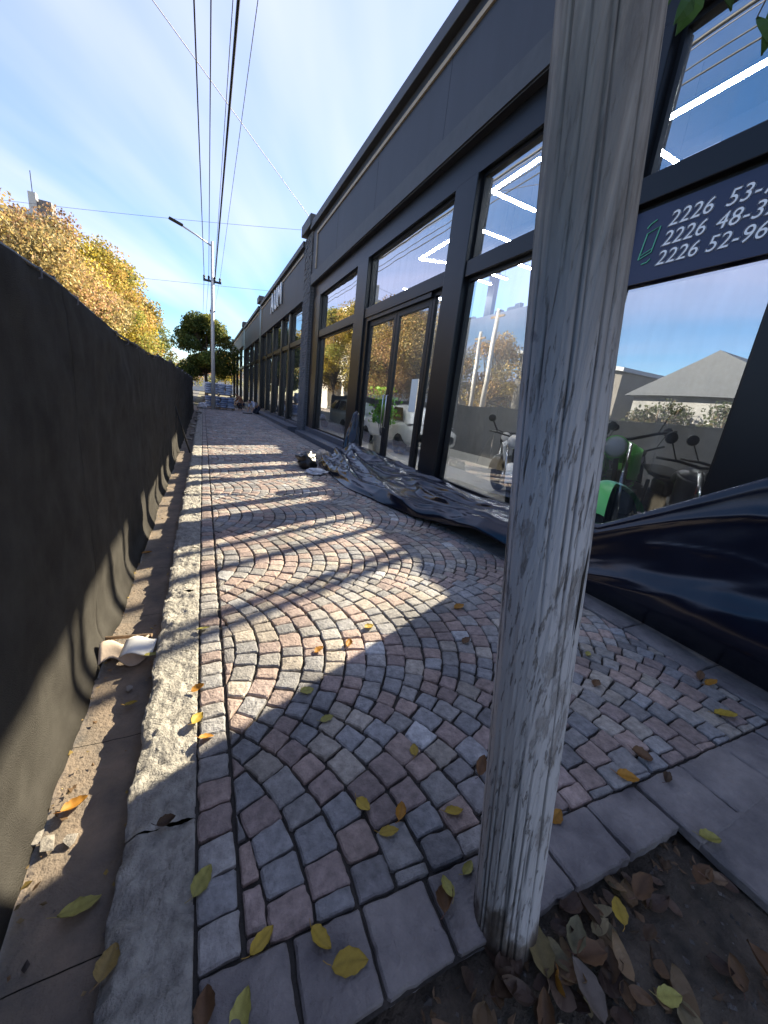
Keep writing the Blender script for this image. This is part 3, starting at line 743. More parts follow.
# shade-cloth fence -----------------------------------------------------
fen = empty('construction_fence', (-.61, 10, -.14)); tag(fen, 'long black shade cloth fence hung along the gutter', 'fence')
posts_y = [-1.6, .3, 2.5, 4.9, 7.4, 10.0, 12.6, 15.4, 18.3, 21.4, 24.8, 28.4]
def ftop(Y):
    base = 1.90 - .03 * min(max(Y - 1.9, 0), 3) + .02 * max(0, min(Y - 5, 5))
    for a, b_ in zip(posts_y, posts_y[1:]):
        if a <= Y <= b_:
            t = (Y - a) / (b_ - a); return base - .11 * t * (1 - t) * (1.2 if Y < 10 else 2.6)
    return base
for a, b_ in zip(posts_y, posts_y[1:]):
    gathered = a >= 10
    def fc(u, v, a=a, b_=b_):
        Y = a + (b_ - a) * u; zt = ftop(Y); z0 = -.135; Z = z0 + (zt - z0) * v
        X = -.60
        X += .022 * fbm(Y * 1.1, Z * 1.6, 2) + .012 * fbm(Y * 5 + Z * 1.5, Z * 1.2, 7) + .010 * ridged(Y * .6 + Z * .5, Z * .5, 4) ** 3
        X += .005 * sin(Y * 3.1 + Z * 2.2) * (1 - v)
        if gathered: X += .05 * fbm(Y * 4, Z * .8, 5)
        if v < .09: X += .05 * (1 - v / .09) ** 2
        if v > .97: X -= .012
        return (X + .61, Y - 10, Z + .14)
    nu = 60 if a < 10 else 30
    o = MB().grid(fc, nu, 34).build('cloth_panel', 'shade_cloth', fen, smooth=True)
    sm = o.modifiers.new('thick', 'SOLIDIFY'); sm.thickness = .003
for Y in posts_y:
    zt = ftop(Y)
    MB().tube([(-.035, Y - 10, -.02), (-.035, Y - 10, zt + .14 + .03)], .022, 10).build('post', 'steel_dark', fen, smooth=True)
MB().tube([(.30, .3 - .0, .02), (.02, .2, 1.1)], .018, 8).build('brace', 'steel_dark', fen, smooth=True)
for k in range(26):
    Y = -.9 + k * .52
    MB().tube([(-.02, Y - 10, ftop(Y) + .10), (.012, Y - 10, ftop(Y) + .115), (.014, Y - 10, ftop(Y) + .15), (-.012, Y - 10, ftop(Y) + .155)], .004, 5).build('cable_tie', 'wire_pale', fen)
tw = MB().tube([(0.0, Y * .5 - 11.6, ftop(Y * .5 - 1.6) + .14 + .004) for Y in range(0, 60)], .008, 6).build('top_cord', 'steel_dark', fen)

# tarpaulin -------------------------------------------------------------
ST = [  # Y, profile (X,z) from the glass side over to the free edge
    (9.35, [(3.70, .40), (3.50, .36), (3.25, .26), (2.95, .14), (2.75, .06), (2.62, .015)]),
    (8.6, [(3.86, .36), (3.55, .40), (3.2, .30), (2.85, .20), (2.6, .12), (2.42, .015)]),
    (7.4, [(3.88, .30), (3.6, .30), (3.2, .27), (2.85, .20), (2.6, .12), (2.36, .015)]),
    (6.3, [(3.86, .30), (3.6, .29), (3.25, .25), (2.9, .17), (2.6, .10), (2.32, .012)]),
    (5.4, [(3.84, .31), (3.6, .30), (3.3, .22), (3.0, .20), (2.72, .13), (2.50, .02)]),
    (4.5, [(3.80, .31), (3.55, .30), (3.3, .28), (3.05, .26), (2.82, .18), (2.68, .04)]),
    (3.9, [(3.72, .36), (3.5, .36), (3.3, .33), (3.1, .31), (2.92, .25), (2.82, .11)]),
    (3.3, [(3.58, .45), (3.45, .45), (3.3, .42), (3.12, .39), (2.95, .34), (2.86, .24)]),
    (2.7, [(3.50, .54), (3.40, .55), (3.30, .49), (3.22, .40), (3.10, .30), (3.02, .18)]),
    (2.15, [(3.42, .66), (3.33, .67), (3.30, .50), (3.27, .32), (3.20, .16), (3.27, .012)]),
    (1.83, [(3.42, .86), (3.33, .87), (3.29, .66), (3.25, .42), (3.17, .20), (3.29, .012)]),
    (1.55, [(3.42, 1.04), (3.33, 1.05), (3.28, .80), (3.23, .50), (3.14, .23), (3.29, .012)]),
    (1.14, [(3.42, 1.31), (3.33, 1.32), (3.27, 1.00), (3.21, .62), (3.11, .28), (3.28, .012)]),
    (.6, [(3.42, 1.55), (3.33, 1.56), (3.26, 1.18), (3.19, .72), (3.08, .32), (3.26, .012)]),
    (.0, [(3.42, 1.7), (3.33, 1.71), (3.26, 1.3), (3.18, .80), (3.06, .34), (3.25, .012)])]
def prof(Yi, v):
    k = 0
    while k < len(ST) - 2 and Yi < ST[k + 1][0]: k += 1
    (ya, pa), (yb, pb) = ST[k], ST[k + 1]; t = max(0, min(1, (ya - Yi) / (ya - yb))); t = t if Yi < 3.0 else t * t * (3 - 2 * t) * .5 + t * .5
    def at(p):
        s_ = v * (len(p) - 1); i = min(int(s_), len(p) - 2); f = s_ - i
        p0, p1, p2, p3 = p[max(i - 1, 0)], p[i], p[i + 1], p[min(i + 2, len(p) - 1)]
        return [.5 * (2 * p1[d] + (p2[d] - p0[d]) * f + (2 * p0[d] - 5 * p1[d] + 4 * p2[d] - p3[d]) * f * f + (3 * p1[d] - p0[d] - 3 * p2[d] + p3[d]) * f ** 3) for d in (0, 1)]
    A, B = at(pa), at(pb)
    return A[0] + (B[0] - A[0]) * t, A[1] + (B[1] - A[1]) * t
def ridged(x, y, z): return 1 - abs(2 * noise.noise(Vector((x, y, z))))
def ftarp(u, v):
    Y = 9.35 - 9.35 * u; X, Z = prof(Y, v)
    near = max(0, min(1, (4.4 - Y) / 2))
    along = Y * .75 - v * 1.1
    wr = ridged(Y * .34, v * 3.4 + Y * .30, 3.3) ** 3 * .11 + ridged(Y * .9 + 3, v * 6.5 - Y * .25, 8.1) ** 3 * .04 + .012 * fbm(Y * 2.2, v * 5, 2)
    wr += .06 * max(0, min(1, (Y - 6.6) / 1.5)) * ridged(Y * 1.6, v * 4.2, 1.1) ** 2
    edge = min(1, (1 - v) * 7) * min(1, v * 6 + .3)
    wr *= .8
    wr += .020 * ridged(Y * 1.1 + v * 2, v * 5 - Y * .7, 6.6) + .006 * ridged(Y * 3.3 - v * 2, v * 8 + Y, 2.6)
    wr *= edge * (1 - near)
    vc = .36 - .05 * (Y - 1.1) + .012 * sin(Y * 3)
    fold = (.010 * fbm(Y * .9, v * 2, 9) + .016 * max(0, 1 - abs(v - .70) / .16) * ridged(Y * .9, v * 9 - Y * .8, 2.2) + .006 * ridged(Y * .7 + v * 3, v * 3, 4.4)) * near * edge
    cr = (.020 * math.exp(-abs(v - vc) / .022) + .007 * math.exp(-abs(v - .245) / .010) + .005 * math.exp(-abs(v - vc - .14 - .04 * (1.6 - Y)) / .008) * (Y < 1.7)) * near
    Z2 = Z + wr; X2 = X - wr * .35 - fold - cr
    floor_z = .016 if X2 < 3.43 else (.166 if X2 < 3.86 else .34)
    return (X2, Y, max(Z2, min(floor_z, .17) + .003))
tp = MB().grid(ftarp, 420, 80).build('tarpaulin', 'tarp', smooth=True)
tag(tp, 'long black plastic tarpaulin draped along the foot of the shop windows', 'tarpaulin')
sm = tp.modifiers.new('thick', 'SOLIDIFY'); sm.thickness = .004; sm.offset = 1
# standing twisted end of plastic against the door post
def fbun(u, v):
    t = 2 * pi * u; h = v
    r = (.24 * (1 - h) ** .7 + .05) * (1 + .25 * fbm(cos(t) * 2, sin(t) * 2, h * 3)) * (1 if h < .96 else .3)
    return (3.62 + .16 * h + r * cos(t) * .8, 9.75 + .5 * h * .4 + r * sin(t), .165 + 1.14 * h)
bo = MB().grid(fbun, 40, 40).build('plastic_bundle', 'tarp', smooth=True)
tag(bo, 'gathered bundle of black plastic propped upright by the door', 'plastic sheet')
# black bag and white scrap on the paving
def blob(cx, cy, z0, rx, ry, rz, seed, amp=.25, nu=28, nv=16):
    def f(u, v):
        t = 2 * pi * u; p = pi * (v - .5)
        d = Vector((cos(t) * cos(p), sin(t) * cos(p), sin(p)))
        k = 1 + amp * fbm(d.x * 1.6 + seed, d.y * 1.6, d.z * 1.6) + amp * .4 * fbm(d.x * 5 + seed, d.y * 5, d.z * 5)
        return (cx + rx * d.x * k, cy + ry * d.y * k, max(z0, z0 + rz * .8 + rz * d.z * k))
    return MB().grid(f, nu, nv)
g0 = ground(306, 468)
tag(blob(g0.x, g0.y, .006, .22, .30, .19, 3, .4).build('rubbish_bag', 'bag_black', smooth=True), 'crumpled black rubbish bag on the cobbles near the door', 'bag')
g1 = ground(318, 463)
tag(blob(g1.x + .14, g1.y + .1, .006, .16, .2, .16, 13, .45).build('paper_bundle', 'cardboard', smooth=True), 'pale crumpled paper sack leaning on the black rubbish bag', 'sack')
g1 = ground(316, 474)
tag(blob(g1.x, g1.y, .006, .2, .17, .055, 23, .5).build('plastic_scrap', 'white_plastic', smooth=True), 'flat scrap of whitish plastic in front of the rubbish bag', 'plastic scrap')

# debris by the kerb
def chunk(px, py, z, sx, sy, sz, seed, mat, name, label, cat, rz=0):
    p = ground(px, py, z); r = random.Random(seed); mb = MB()
    bm = bmesh.new()
    for _ in range(14): bm.verts.new((r.uniform(-1, 1) * sx, r.uniform(-1, 1) * sy, r.uniform(0, 1) * sz))
    bmesh.ops.convex_hull(bm, input=bm.verts)
    bmesh.ops.delete(bm, geom=[v for v in bm.verts if not v.link_faces], context='VERTS')
    me = bpy.data.meshes.new(name); bm.to_mesh(me); bm.free(); me.materials.append(M[mat])
    o = bpy.data.objects.new(name, me); C.objects.link(o); o.location = (p.x, p.y, z + .002); o.rotation_euler.z = rz
    return tag(o, label, cat)
box_ = empty('cardboard_scrap', tuple(ground(128, 655, -.135))); tag(box_, 'torn pale cardboard bent over the gutter beside the kerb', 'cardboard')
def fcb(u, v): return (-.13 + .24 * u, -.10 + .20 * v + .03 * sin(u * 7), .02 + .075 * math.exp(-((v - .45) / .3) ** 2) + .02 * sin(u * 6 + v * 3))
o = MB().grid(fcb, 14, 14).build('panel', 'cardboard', box_, smooth=True); o.modifiers.new('t', 'SOLIDIFY').thickness = .006
def fcb2(u, v): return (-.02 + .16 * u + .02 * v, -.14 + .12 * v, .09 + .02 * sin(u * 5) + .03 * v)
o = MB().grid(fcb2, 8, 8).build('flap', 'paper', box_, smooth=True); o.modifiers.new('t', 'SOLIDIFY').thickness = .004
tag(MB().tube([ground(106, 642, -.13) + Vector((-.05, .02, .02)), ground(152, 635, -.05)], .011, 8).build('wood_stick', 'pallet_wood'), 'thin wooden stick lying across the gutter above the torn cardboard', 'stick')
for i, (px, py, s, lb) in enumerate([(48, 846, .03, 'brown clod at the foot of the fence nearest the camera'), (34, 842, .03, 'small grey stone tucked against the near end of the fence'),
        (70, 842, .022, 'flat brown stone in the gutter near the fence foot'), (130, 690, .022, 'small stone in the gutter below the torn cardboard')]):
    chunk(px, py, -.137, s, s * 1.1, s * .8, i + 3, 'rubble', 'rubble_stone', lb, 'stone')
rr = random.Random(31)
names = ['dark', 'pale', 'broken', 'flat', 'rounded', 'angular', 'brown', 'dusty', 'chipped', 'lumpy', 'low', 'tall', 'split', 'reddish']
for i in range(14):
    Y = 12.5 + i * 1.15; X = -.34 + rr.uniform(-.06, .18)
    z = -.13 if X < -.26 else .01
    s = rr.uniform(.09, .17); r = random.Random(i + 50); bm = bmesh.new()
    for _ in range(12): bm.verts.new((r.uniform(-1, 1) * s, r.uniform(-1, 1) * s, r.uniform(0, 1.1) * s))
    bmesh.ops.convex_hull(bm, input=bm.verts); bmesh.ops.delete(bm, geom=[v for v in bm.verts if not v.link_faces], context='VERTS')
    me = bpy.data.meshes.new('rubble_stone'); bm.to_mesh(me); bm.free(); me.materials.append(M['rubble'])
    o = bpy.data.objects.new('rubble_stone', me); C.objects.link(o); o.location = (X, Y, z)
    tag(o, 'lump of rubble in the line heaped along the far kerb', 'rubble', 'rubble lumps along the far kerb')

# pallets of sacks
def sack(w_, d, h, seed, mat, name='sack'):
    def f(u, v):
        t = 2 * pi * u; p = pi * (v - .5); e = .45
        cx_, sx_ = cos(t), sin(t); cz, sz_ = cos(p), sin(p)
        s = lambda a: math.copysign(abs(a) ** e, a)
        k = 1 + .06 * fbm(cx_ * 2 + seed, sx_ * 2, sz_ * 2)
        return (w_ / 2 * s(cx_) * s(cz) * k, d / 2 * s(sx_) * s(cz) * k, h / 2 * s(sz_) * k + h / 2)
    return MB().grid(f, 18, 9)
def sack_pile(x, y, z, nx, nz, label, mat, seed, wd=.47, hh=.145):
    e = empty('sack_pallet', (x, y, z)); tag(e, label, 'sacks', 'pallets of sacks at the far end of the pavement')
    r = random.Random(seed)
    pb = MB()
    for k in range(3): pb.box((-nx * wd / 2 + k * (nx * wd / 2 - .06), -.5, 0), (-nx * wd / 2 + k * (nx * wd / 2 - .06) + .12, .5, .09))
    pb.box((-nx * wd / 2, -.5, .091), (nx * wd / 2 + .02, .5, .12)); pb.build('pallet', 'pallet_wood', e)
    for iz in range(nz):
        for ix in range(nx):
            o = sack(wd * 1.02, .98, hh * 1.08, r.random() * 30, mat).build('sack', mat if r.random() < .7 else 'sack_pale', e, smooth=True)
            o.location = ((ix - (nx - 1) / 2) * wd + r.gauss(0, .02), r.gauss(0, .03), .12 + iz * hh); o.rotation_euler.z = r.gauss(0, .05)
sack_pile(1.05, 29.9, 0, 4, 5, 'lower pallet of blue white sacks at the end of the pavement', 'sack_blue', 1)
sack_pile(.98, 30.0, .87, 4, 5, 'upper pallet of pale sacks stacked on the lower one', 'sack_pale', 2, .44)
tag(blob(-.05, 28.6, .0, .28, .3, .22, 41, .4).build('plastic_scrap', 'white_plastic', smooth=True), 'heap of pale plastic at the foot of the street lamp', 'plastic scrap')

# street lamp -----------------------------------------------------------
sl = empty('street_lamp', (.62, 29.0, 0)); tag(sl, 'tall pale street lamp post with a long arm and crossarm of insulators', 'street lamp')
MB().tube([(0, 0, 0), (0, 0, 5), (0, 0, 9.95)], [.13, .11, .075], 16).build('post', 'galvanised', sl, smooth=True)
MB().tube([(0, 0, 9.7), (-.9, -.25, 10.02), (-1.55, -.45, 10.2)], .045, 10).build('arm', 'galvanised', sl, smooth=True)
lh = MB().box((-.42, -.13, -.04), (.32, .13, .07)).build('lamp_head', 'steel_dark', sl, bevel=.03)
lh.location = (-1.85, -.55, 10.28); lh.rotation_euler = (0, .2, .25)

MB().box((-.52, -.05, 7.72), (.52, .05, 7.83)).build('crossarm', 'steel_dark', sl)
for x in (-.46, -.2, .14, .44): MB().lathe([(.03, 7.83), (.07, 7.87), (.05, 7.93), (.075, 7.98), (.03, 8.06)], 10, at=(x, 0, 0)).build('insulator', 'steel_dark', sl)
MB().box((-.16, -.05, 6.05), (.16, .05, 6.12)).build('bracket', 'steel_dark', sl)

# overhead wires
def wire(pts, r, label, mat='wire', sag=0):
    a, b_ = Vector(pts[0]), Vector(pts[-1]); n = 40; P_ = []
    for i in range(n + 1):
        t = i / n; p = a.lerp(b_, t); p.z -= sag * 4 * t * (1 - t); P_.append(p)
    tag(MB().tube(P_, r, 6).build('overhead_wire', mat, smooth=True), label, 'wire', 'overhead wires')
dz = 6.6
for (px, xe, r, mt, lb) in ((194, .16, .016, 'wire', 'leftmost dark overhead wire running along the street to the crossarm'), (211, .42, .013, 'wire', 'second thin overhead wire, straight above the lamp post'),
                           (233, .74, .009, 'wire_pale', 'faint overhead wire just left of the thick bundle'), (238.5, .78, .030, 'wire', 'thickest twisted overhead cable running to the crossarm'), (258, 1.06, .008, 'wire_pale', 'rightmost faint overhead wire above the pavement')):
    d = ray(px, 0); p = Vector((0, 0, CAMH)) + d * ((7.9 - CAMH) / d.z)
    q = Vector((xe, 28.95, 8.0)); far = p + (p - q) * 1.2
    wire([tuple(q), tuple(far)], r, lb, mt)
    wire([tuple(q), (xe - .2, 75, 8.2)], r * .8, lb + ', the stretch beyond the lamp', mt)
def at_depth(px, py, Y): 
    d = ray(px, py); return Vector((0, 0, CAMH)) + d * (Y / d.y)
wire([at_depth(120, -45, 10), (3.85, 16.8, 8.0)], .009, 'thin slack wire crossing the sky to the brick pier', 'wire_pale')
wire([at_depth(-120, 185, 38), at_depth(330, 232, 36)], .011, 'upper faint wire crossing the street behind the lamp arm', 'wire_pale', .2)
wire([at_depth(60, 270, 52), at_depth(330, 297, 50)], .014, 'lower wire crossing the street below the crossarm', 'wire_pale')

# ------------------------------------------------------------------ trees
def tree(name, x, y, h, r, label, cols, seed, nleaf=9000, trunk_h=2.6, leaf=.16, zlow=.28, gap=.0, loc_z=-.05):
    e = empty(name, (x, y, loc_z)); tag(e, label, 'tree'); rd = random.Random(seed)
    mb = MB()
    mb.tube([(0, 0, 0), (.05, .03, trunk_h * .5), (.0, .06, trunk_h), (.1, 0, h * .6), (.05, .05, h * .86)], [.2, .17, .14, .08, .02], 10)
    lobes = []
    for i in range(34):
        t = 2 * pi * rd.random(); zz_ = rd.uniform(zlow, .97); prof_ = (1 - ((zz_ - .5) / .55) ** 2) if zz_ > .3 else .75
        rr_ = r * max(.12, prof_) * sqrt(rd.uniform(.15, .95))
        c = Vector((rr_ * cos(t), rr_ * sin(t), h * zz_)); lobes.append((c, r * rd.uniform(.24, .46), rd.choice(cols), rd.uniform(.6, 1.25)))
        st = Vector((0, .04, trunk_h + (h * .5 - trunk_h) * rd.random())); mid = st.lerp(c, .55) + Vector((0, 0, -.2))
        mb.tube([st, mid, c], [.07, .04, .012], 5)
        for _ in range(4):
            tip = c + Vector((rd.gauss(0, 1), rd.gauss(0, 1), abs(rd.gauss(.3, .8)))).normalized() * r * .3
            mb.tube([mid.lerp(c, rd.random()), tip], [.018, .006], 4)
    mb.build('trunk', 'bark', e, smooth=True)
    lf = MB()
    for i in range(nleaf):
        c, lr, col, br = lobes[int(rd.random() * len(lobes))]
        d = Vector((rd.gauss(0, 1), rd.gauss(0, 1), rd.gauss(0, 1))).normalized() * lr * (rd.random() ** .45)
        p = c + Vector((d.x, d.y, d.z * .8)); n = Vector((rd.gauss(0, 1), rd.gauss(0, 1), rd.gauss(0, 1) + .4)).normalized()
        a = n.orthogonal().normalized(); q = Matrix.Rotation(rd.random() * 6.28, 3, n) @ a; bq = n.cross(q)
        L = leaf * rd.uniform(.6, 1.3); W = L * .36
        k = rd.uniform(.65, 1.3) * br; cc = tuple(min(1, x_ * k) for x_ in (col if rd.random() < .75 else rd.choice(cols)))
        lf.add([p - q * L * .5, p + bq * W - n * L * .06, p + q * L * .5, p - bq * W - n * L * .06], [(0, 1, 2, 3)], cc)
    lf.build('crown', 'foliage', e, fixn=False)
OR = [(.54, .36, .16), (.58, .43, .16), (.48, .29, .15), (.62, .50, .16), (.42, .35, .15)]
YE = [(.68, .53, .08), (.60, .50, .10), (.50, .45, .10), (.58, .38, .12), (.38, .40, .10)]
MX = [(.46, .30, .09), (.40, .34, .08), (.26, .27, .07), (.50, .38, .09)]
GR = [(.10, .17, .04), (.13, .19, .045), (.17, .21, .05), (.08, .13, .035), (.26, .26, .06)]
tree('autumn_tree', -10.0, 31, 9.8, 4.2, 'nearest rust and orange autumn tree above the fence', OR, 1, 26000, leaf=.17)
tree('autumn_tree', -9.6, 38, 11.4, 4.4, 'orange autumn tree just behind the nearest one', OR, 2, 24000, leaf=.19)
tree('autumn_tree', -9.2, 46, 12.4, 4.4, 'bright yellow autumn tree in the middle of the row', YE, 3, 22000, leaf=.21)
tree('autumn_tree', -9.0, 55, 13.2, 4.4, 'yellow green autumn tree toward the end of the row', YE, 4, 18000, leaf=.25)
tree('autumn_tree', -8.8, 66, 12.6, 4.4, 'tan autumn tree second last of the row', MX, 5, 10000, leaf=.3)
tree('street_tree', -8.4, 82, 11.5, 4.2, 'greenish tree at the far end of the autumn row', [(.12, .17, .04), (.2, .22, .06), (.3, .26, .07)], 6, 8000, leaf=.34)
tree('green_tree', .3, 47, 8.4, 2.75, 'rounded dark green tree behind the street lamp', GR, 7, 30000, leaf=.2, zlow=.30)
tree('yellow_tree', 4.0, 84, 7.5, 3.2, 'small sunlit yellow tree at the end of the street', YE, 8, 5000, leaf=.35)
tree('yellow_tree', -2.5, 92, 6.5, 3.0, 'low tan tree left of the green tree far away', MX, 9, 5000, leaf=.35)
tree('autumn_tree', -11.5, 24.0, 7.2, 2.6, 'small rusty tree across the street mirrored in the middle windows', OR, 10, 8000, leaf=.18)
for (x_, y_, h_, sd_, lb_) in ((-11.0, 8.4, 3.0, 61, 'dark round shrub mirrored below the gabled roof, nearer one'), (-11.2, 11.2, 3.3, 62, 'dark round shrub mirrored below the gabled roof, farther one'), (-10.8, 14.6, 2.8, 63, 'dark shrub in front of the mirrored grey warehouse')):
    tree('shrub', x_, y_, h_, 1.5, lb_, [(.05, .07, .025), (.08, .10, .035), (.12, .10, .04)], sd_, 4500, trunk_h=.5, leaf=.13, zlow=.15)
# near street tree: stands behind the viewer in the pit, a spray of its leaves hangs into the corner
def near_tree():
    e = empty('street_tree', (1.25, -.75, -.08)); tag(e, 'young street tree whose green leaves hang in the top right corner', 'tree')
    MB().tube([(0, 0, 0), (.02, .03, 1.6), (.1, .3, 2.7), (.3, 1.0, 3.35), (.42, 1.75, 3.28)], [.06, .05, .035, .018, .006], 10).build('trunk', 'bark', e, smooth=True)
    lf = MB(); rd = random.Random(4)
    spots = [ray(690, 2) * 1.35, ray(702, -14) * 1.35, ray(668, -12) * 1.4, ray(757, 22) * 1.3, ray(775, 5) * 1.3, ray(765, -15) * 1.35, ray(720, -25) * 1.4, ray(795, 30) * 1.3]
    pts = [Vector((0, 0, CAMH)) + s_ - Vector((1.25, -.75, -.08)) for s_ in spots]
    for _ in range(160):
        t = rd.random(); b0 = Vector((.1, .3, 2.75)).lerp(Vector((.3, .9, 3.6)), t); pts.append(b0 + Vector((rd.gauss(0, .35), rd.gauss(-.3, .35), abs(rd.gauss(.25, .3)))))
    tip = Vector((.42, 1.75, 3.28)); tw_ = MB()
    for i, p in enumerate(pts):
        dr = Vector((rd.gauss(0, .3), rd.gauss(0, .3), -1)).normalized(); L = rd.uniform(.10, .14); sd = dr.cross(Vector((.43, .86, -.2))).normalized() * L * .27
        nrm = dr.cross(sd).normalized()
        V = []
        for a, wv in ((0, .02), (.2, .65), (.45, 1), (.7, .75), (1, .0)):
            c = p + dr * L * (a - .1) + nrm * .02 * sin(a * 3); V += [c - sd * wv, c + nrm * .008, c + sd * wv]
        F = []
        for k in range(4):
            F += [(k * 3, k * 3 + 1, k * 3 + 4, k * 3 + 3), (k * 3 + 1, k * 3 + 2, k * 3 + 5, k * 3 + 4)]
        k = rd.uniform(.7, 1.3); lf.add(V, F, (.06 * k, .13 * k, .03 * k))
        if i < 8: tw_.tube([Vector((.40, 1.6, 3.3)), p.lerp(Vector((.40, 1.6, 3.3)), .3) + Vector((0, 0, .06)), p - dr * L * .1], [.005, .004, .002], 5)
    lf.build('crown', 'foliage', e, fixn=False); tw_.build('twig', 'bark', e)
near_tree()

# ------------------------------------------------------------------ buildings across the street
def house(name, x0, x1, y0, y1, h, label, mat, roof=None, rh=1.6, rmat='roof_tile', wins=()):
    e = empty(name, ((x0 + x1) / 2, (y0 + y1) / 2, -.1)); tag(e, label, 'building')
    pbox('wall', (x0, y0, -.1), (x1, y1, h), mat, e)
    if roof == 'gable':
        ym = (y0 + y1) / 2; o_ = .35
        v = [(x0 - o_, y0 - o_, h), (x1 + o_, y0 - o_, h), (x1 + o_, y1 + o_, h), (x0 - o_, y1 + o_, h), (x0 - o_, ym, h + rh), (x1 + o_, ym, h + rh)]
        pin(MB().add(v, [(0, 1, 5, 4), (2, 3, 4, 5), (1, 2, 5), (3, 0, 4), (0, 3, 2, 1)]).build('roof', rmat), e)
    elif roof == 'shed':
        v = [(x0 - .2, y0 - .2, h), (x1 + .3, y0 - .2, h), (x1 + .3, y1 + .2, h + rh), (x0 - .2, y1 + .2, h + rh), (x0 - .2, y0 - .2, h + .2), (x1 + .3, y0 - .2, h + .2), (x1 + .3, y1 + .2, h + rh + .2), (x0 - .2, y1 + .2, h + rh + .2)]
        pin(MB().add(v, [(0, 3, 2, 1), (4, 5, 6, 7), (0, 1, 5, 4), (1, 2, 6, 5), (2, 3, 7, 6), (3, 0, 4, 7)]).build('roof', rmat), e)
        pin(MB().add([(x0, y0, h), (x1, y0, h), (x1, y1, h), (x0, y1, h), (x0, y1, h + rh - .01), (x1, y1, h + rh - .01)], [(0, 1, 5, 4), (2, 3, 4, 5), (1, 2, 5), (0, 4, 3)]).build('gable', mat), e)
    else:
        pbox('parapet', (x0 - .1, y0 - .1, h), (x1 + .1, y1 + .1, h + .3), mat, e)
    for (ya, yb, za, zb) in wins:
        f = pbox('window', (x1, ya, za), (x1 + .06, yb, zb), 'galvanised', e)
        p = MB().box((x1 + .061, ya + .08, za + .08), (x1 + .07, yb - .08, zb - .08)).build('pane', 'dark_glass'); p.parent = f
    return e
house('house', -20, -12.2, 6.5, 13.2, 3.5, 'grey house with a slate blue gabled roof mirrored in the window right of the pole', 'house_wall', 'gable', 1.9, 'slate_roof', ((7.2, 8.6, .9, 2.6), (9.4, 10.4, 0, 2.4), (11.2, 12.6, .9, 2.6)))
house('warehouse', -19, -12.2, 14.2, 22.2, 4.7, 'grey warehouse with a sloping roof mirrored left of the pole', 'dark_wall', 'shed', 1.5, 'roof_metal', ((15.5, 17.5, 1.2, 2.6), (19, 21, 1.2, 2.6)))
house('house', -21, -13.5, 25.5, 34, 4.2, 'low white house hidden behind the autumn trees', 'pale_wall', None, 0, 'roof_tile', ((27, 28.5, 1, 2.4),))
house('house', -20, -12.5, 70, 84, 5.5, 'pale low building beyond the row of autumn trees', 'pale_wall', None)
lb = house('apartment_building', -30, -14.6, 60, 74, 16.9, 'pale taller building rising behind the orange trees with rooftop masonry', 'pale_wall', None, 0, 'roof_tile', ((62, 64, 12, 14), (67, 69, 12, 14)))
pbox('roof_tank', (-15.8, 60.3, 17.21), (-14.7, 61.8, 18.7), 'cracked_concrete', lb); pbox('chimney', (-16.6, 60.2, 17.21), (-15.95, 60.9, 19.2), 'pale_wall', lb)
pbox('antenna', (-16.3, 60.5, 19.21), (-16.24, 60.56, 21.2), 'steel_dark', lb)
for (x, y_, h, lb_) in ((-9.0, 21.4, 8.3, 'taller of the two concrete poles mirrored in the pane left of the wooden pole'), (-9.2, 23.0, 7.2, 'shorter of the two concrete poles mirrored in the pane left of the wooden pole')):
    e = empty('concrete_pole', (x, y_, -.05)); tag(e, lb_, 'pole', 'poles across the street')
    MB().tube([(0, 0, 0), (0, 0, h)], [.19, .12], 14).build('shaft', 'galvanised', e, smooth=True)
    MB().box((-.05, -.6, h - .5), (.05, .6, h - .38)).build('crossarm', 'pallet_wood', e)
far = house('house', -9, 9, 118, 130, 4.5, 'hazy pale building closing the far end of the street', 'pale_wall', 'gable', 2.0, 'roof_tile')

# ------------------------------------------------------------------ vehicles in the showroom
def wheel_parts(parent, x, y, r, wd, axis, mat='aluminium', nsp=5):
    t = MB().lathe([(r * .62, -wd / 2), (r * .93, -wd / 2), (r, -wd * .3), (r, wd * .3), (r * .93, wd / 2), (r * .62, wd / 2), (r * .62, -wd / 2)], 28, axis).build('tyre', 'rubber', parent, smooth=True)
    t.location = (x, y, r)
    mb = MB(); mb.lathe([(r * .64, -wd * .3), (r * .64, wd * .3), (r * .55, wd * .3), (r * .55, -wd * .3), (r * .64, -wd * .3)], 28, axis)
    for k in range(nsp):
        a = 2 * pi * k / nsp; c_, s_ = cos(a), sin(a)
        if axis == 'x': mb.tube([(0, 0, 0), (0, c_ * r * .6, s_ * r * .6)], r * .06, 6)
        else: mb.tube([(0, 0, 0), (c_ * r * .6, 0, s_ * r * .6)], r * .06, 6)
    q = mb.build('rim', mat, t)
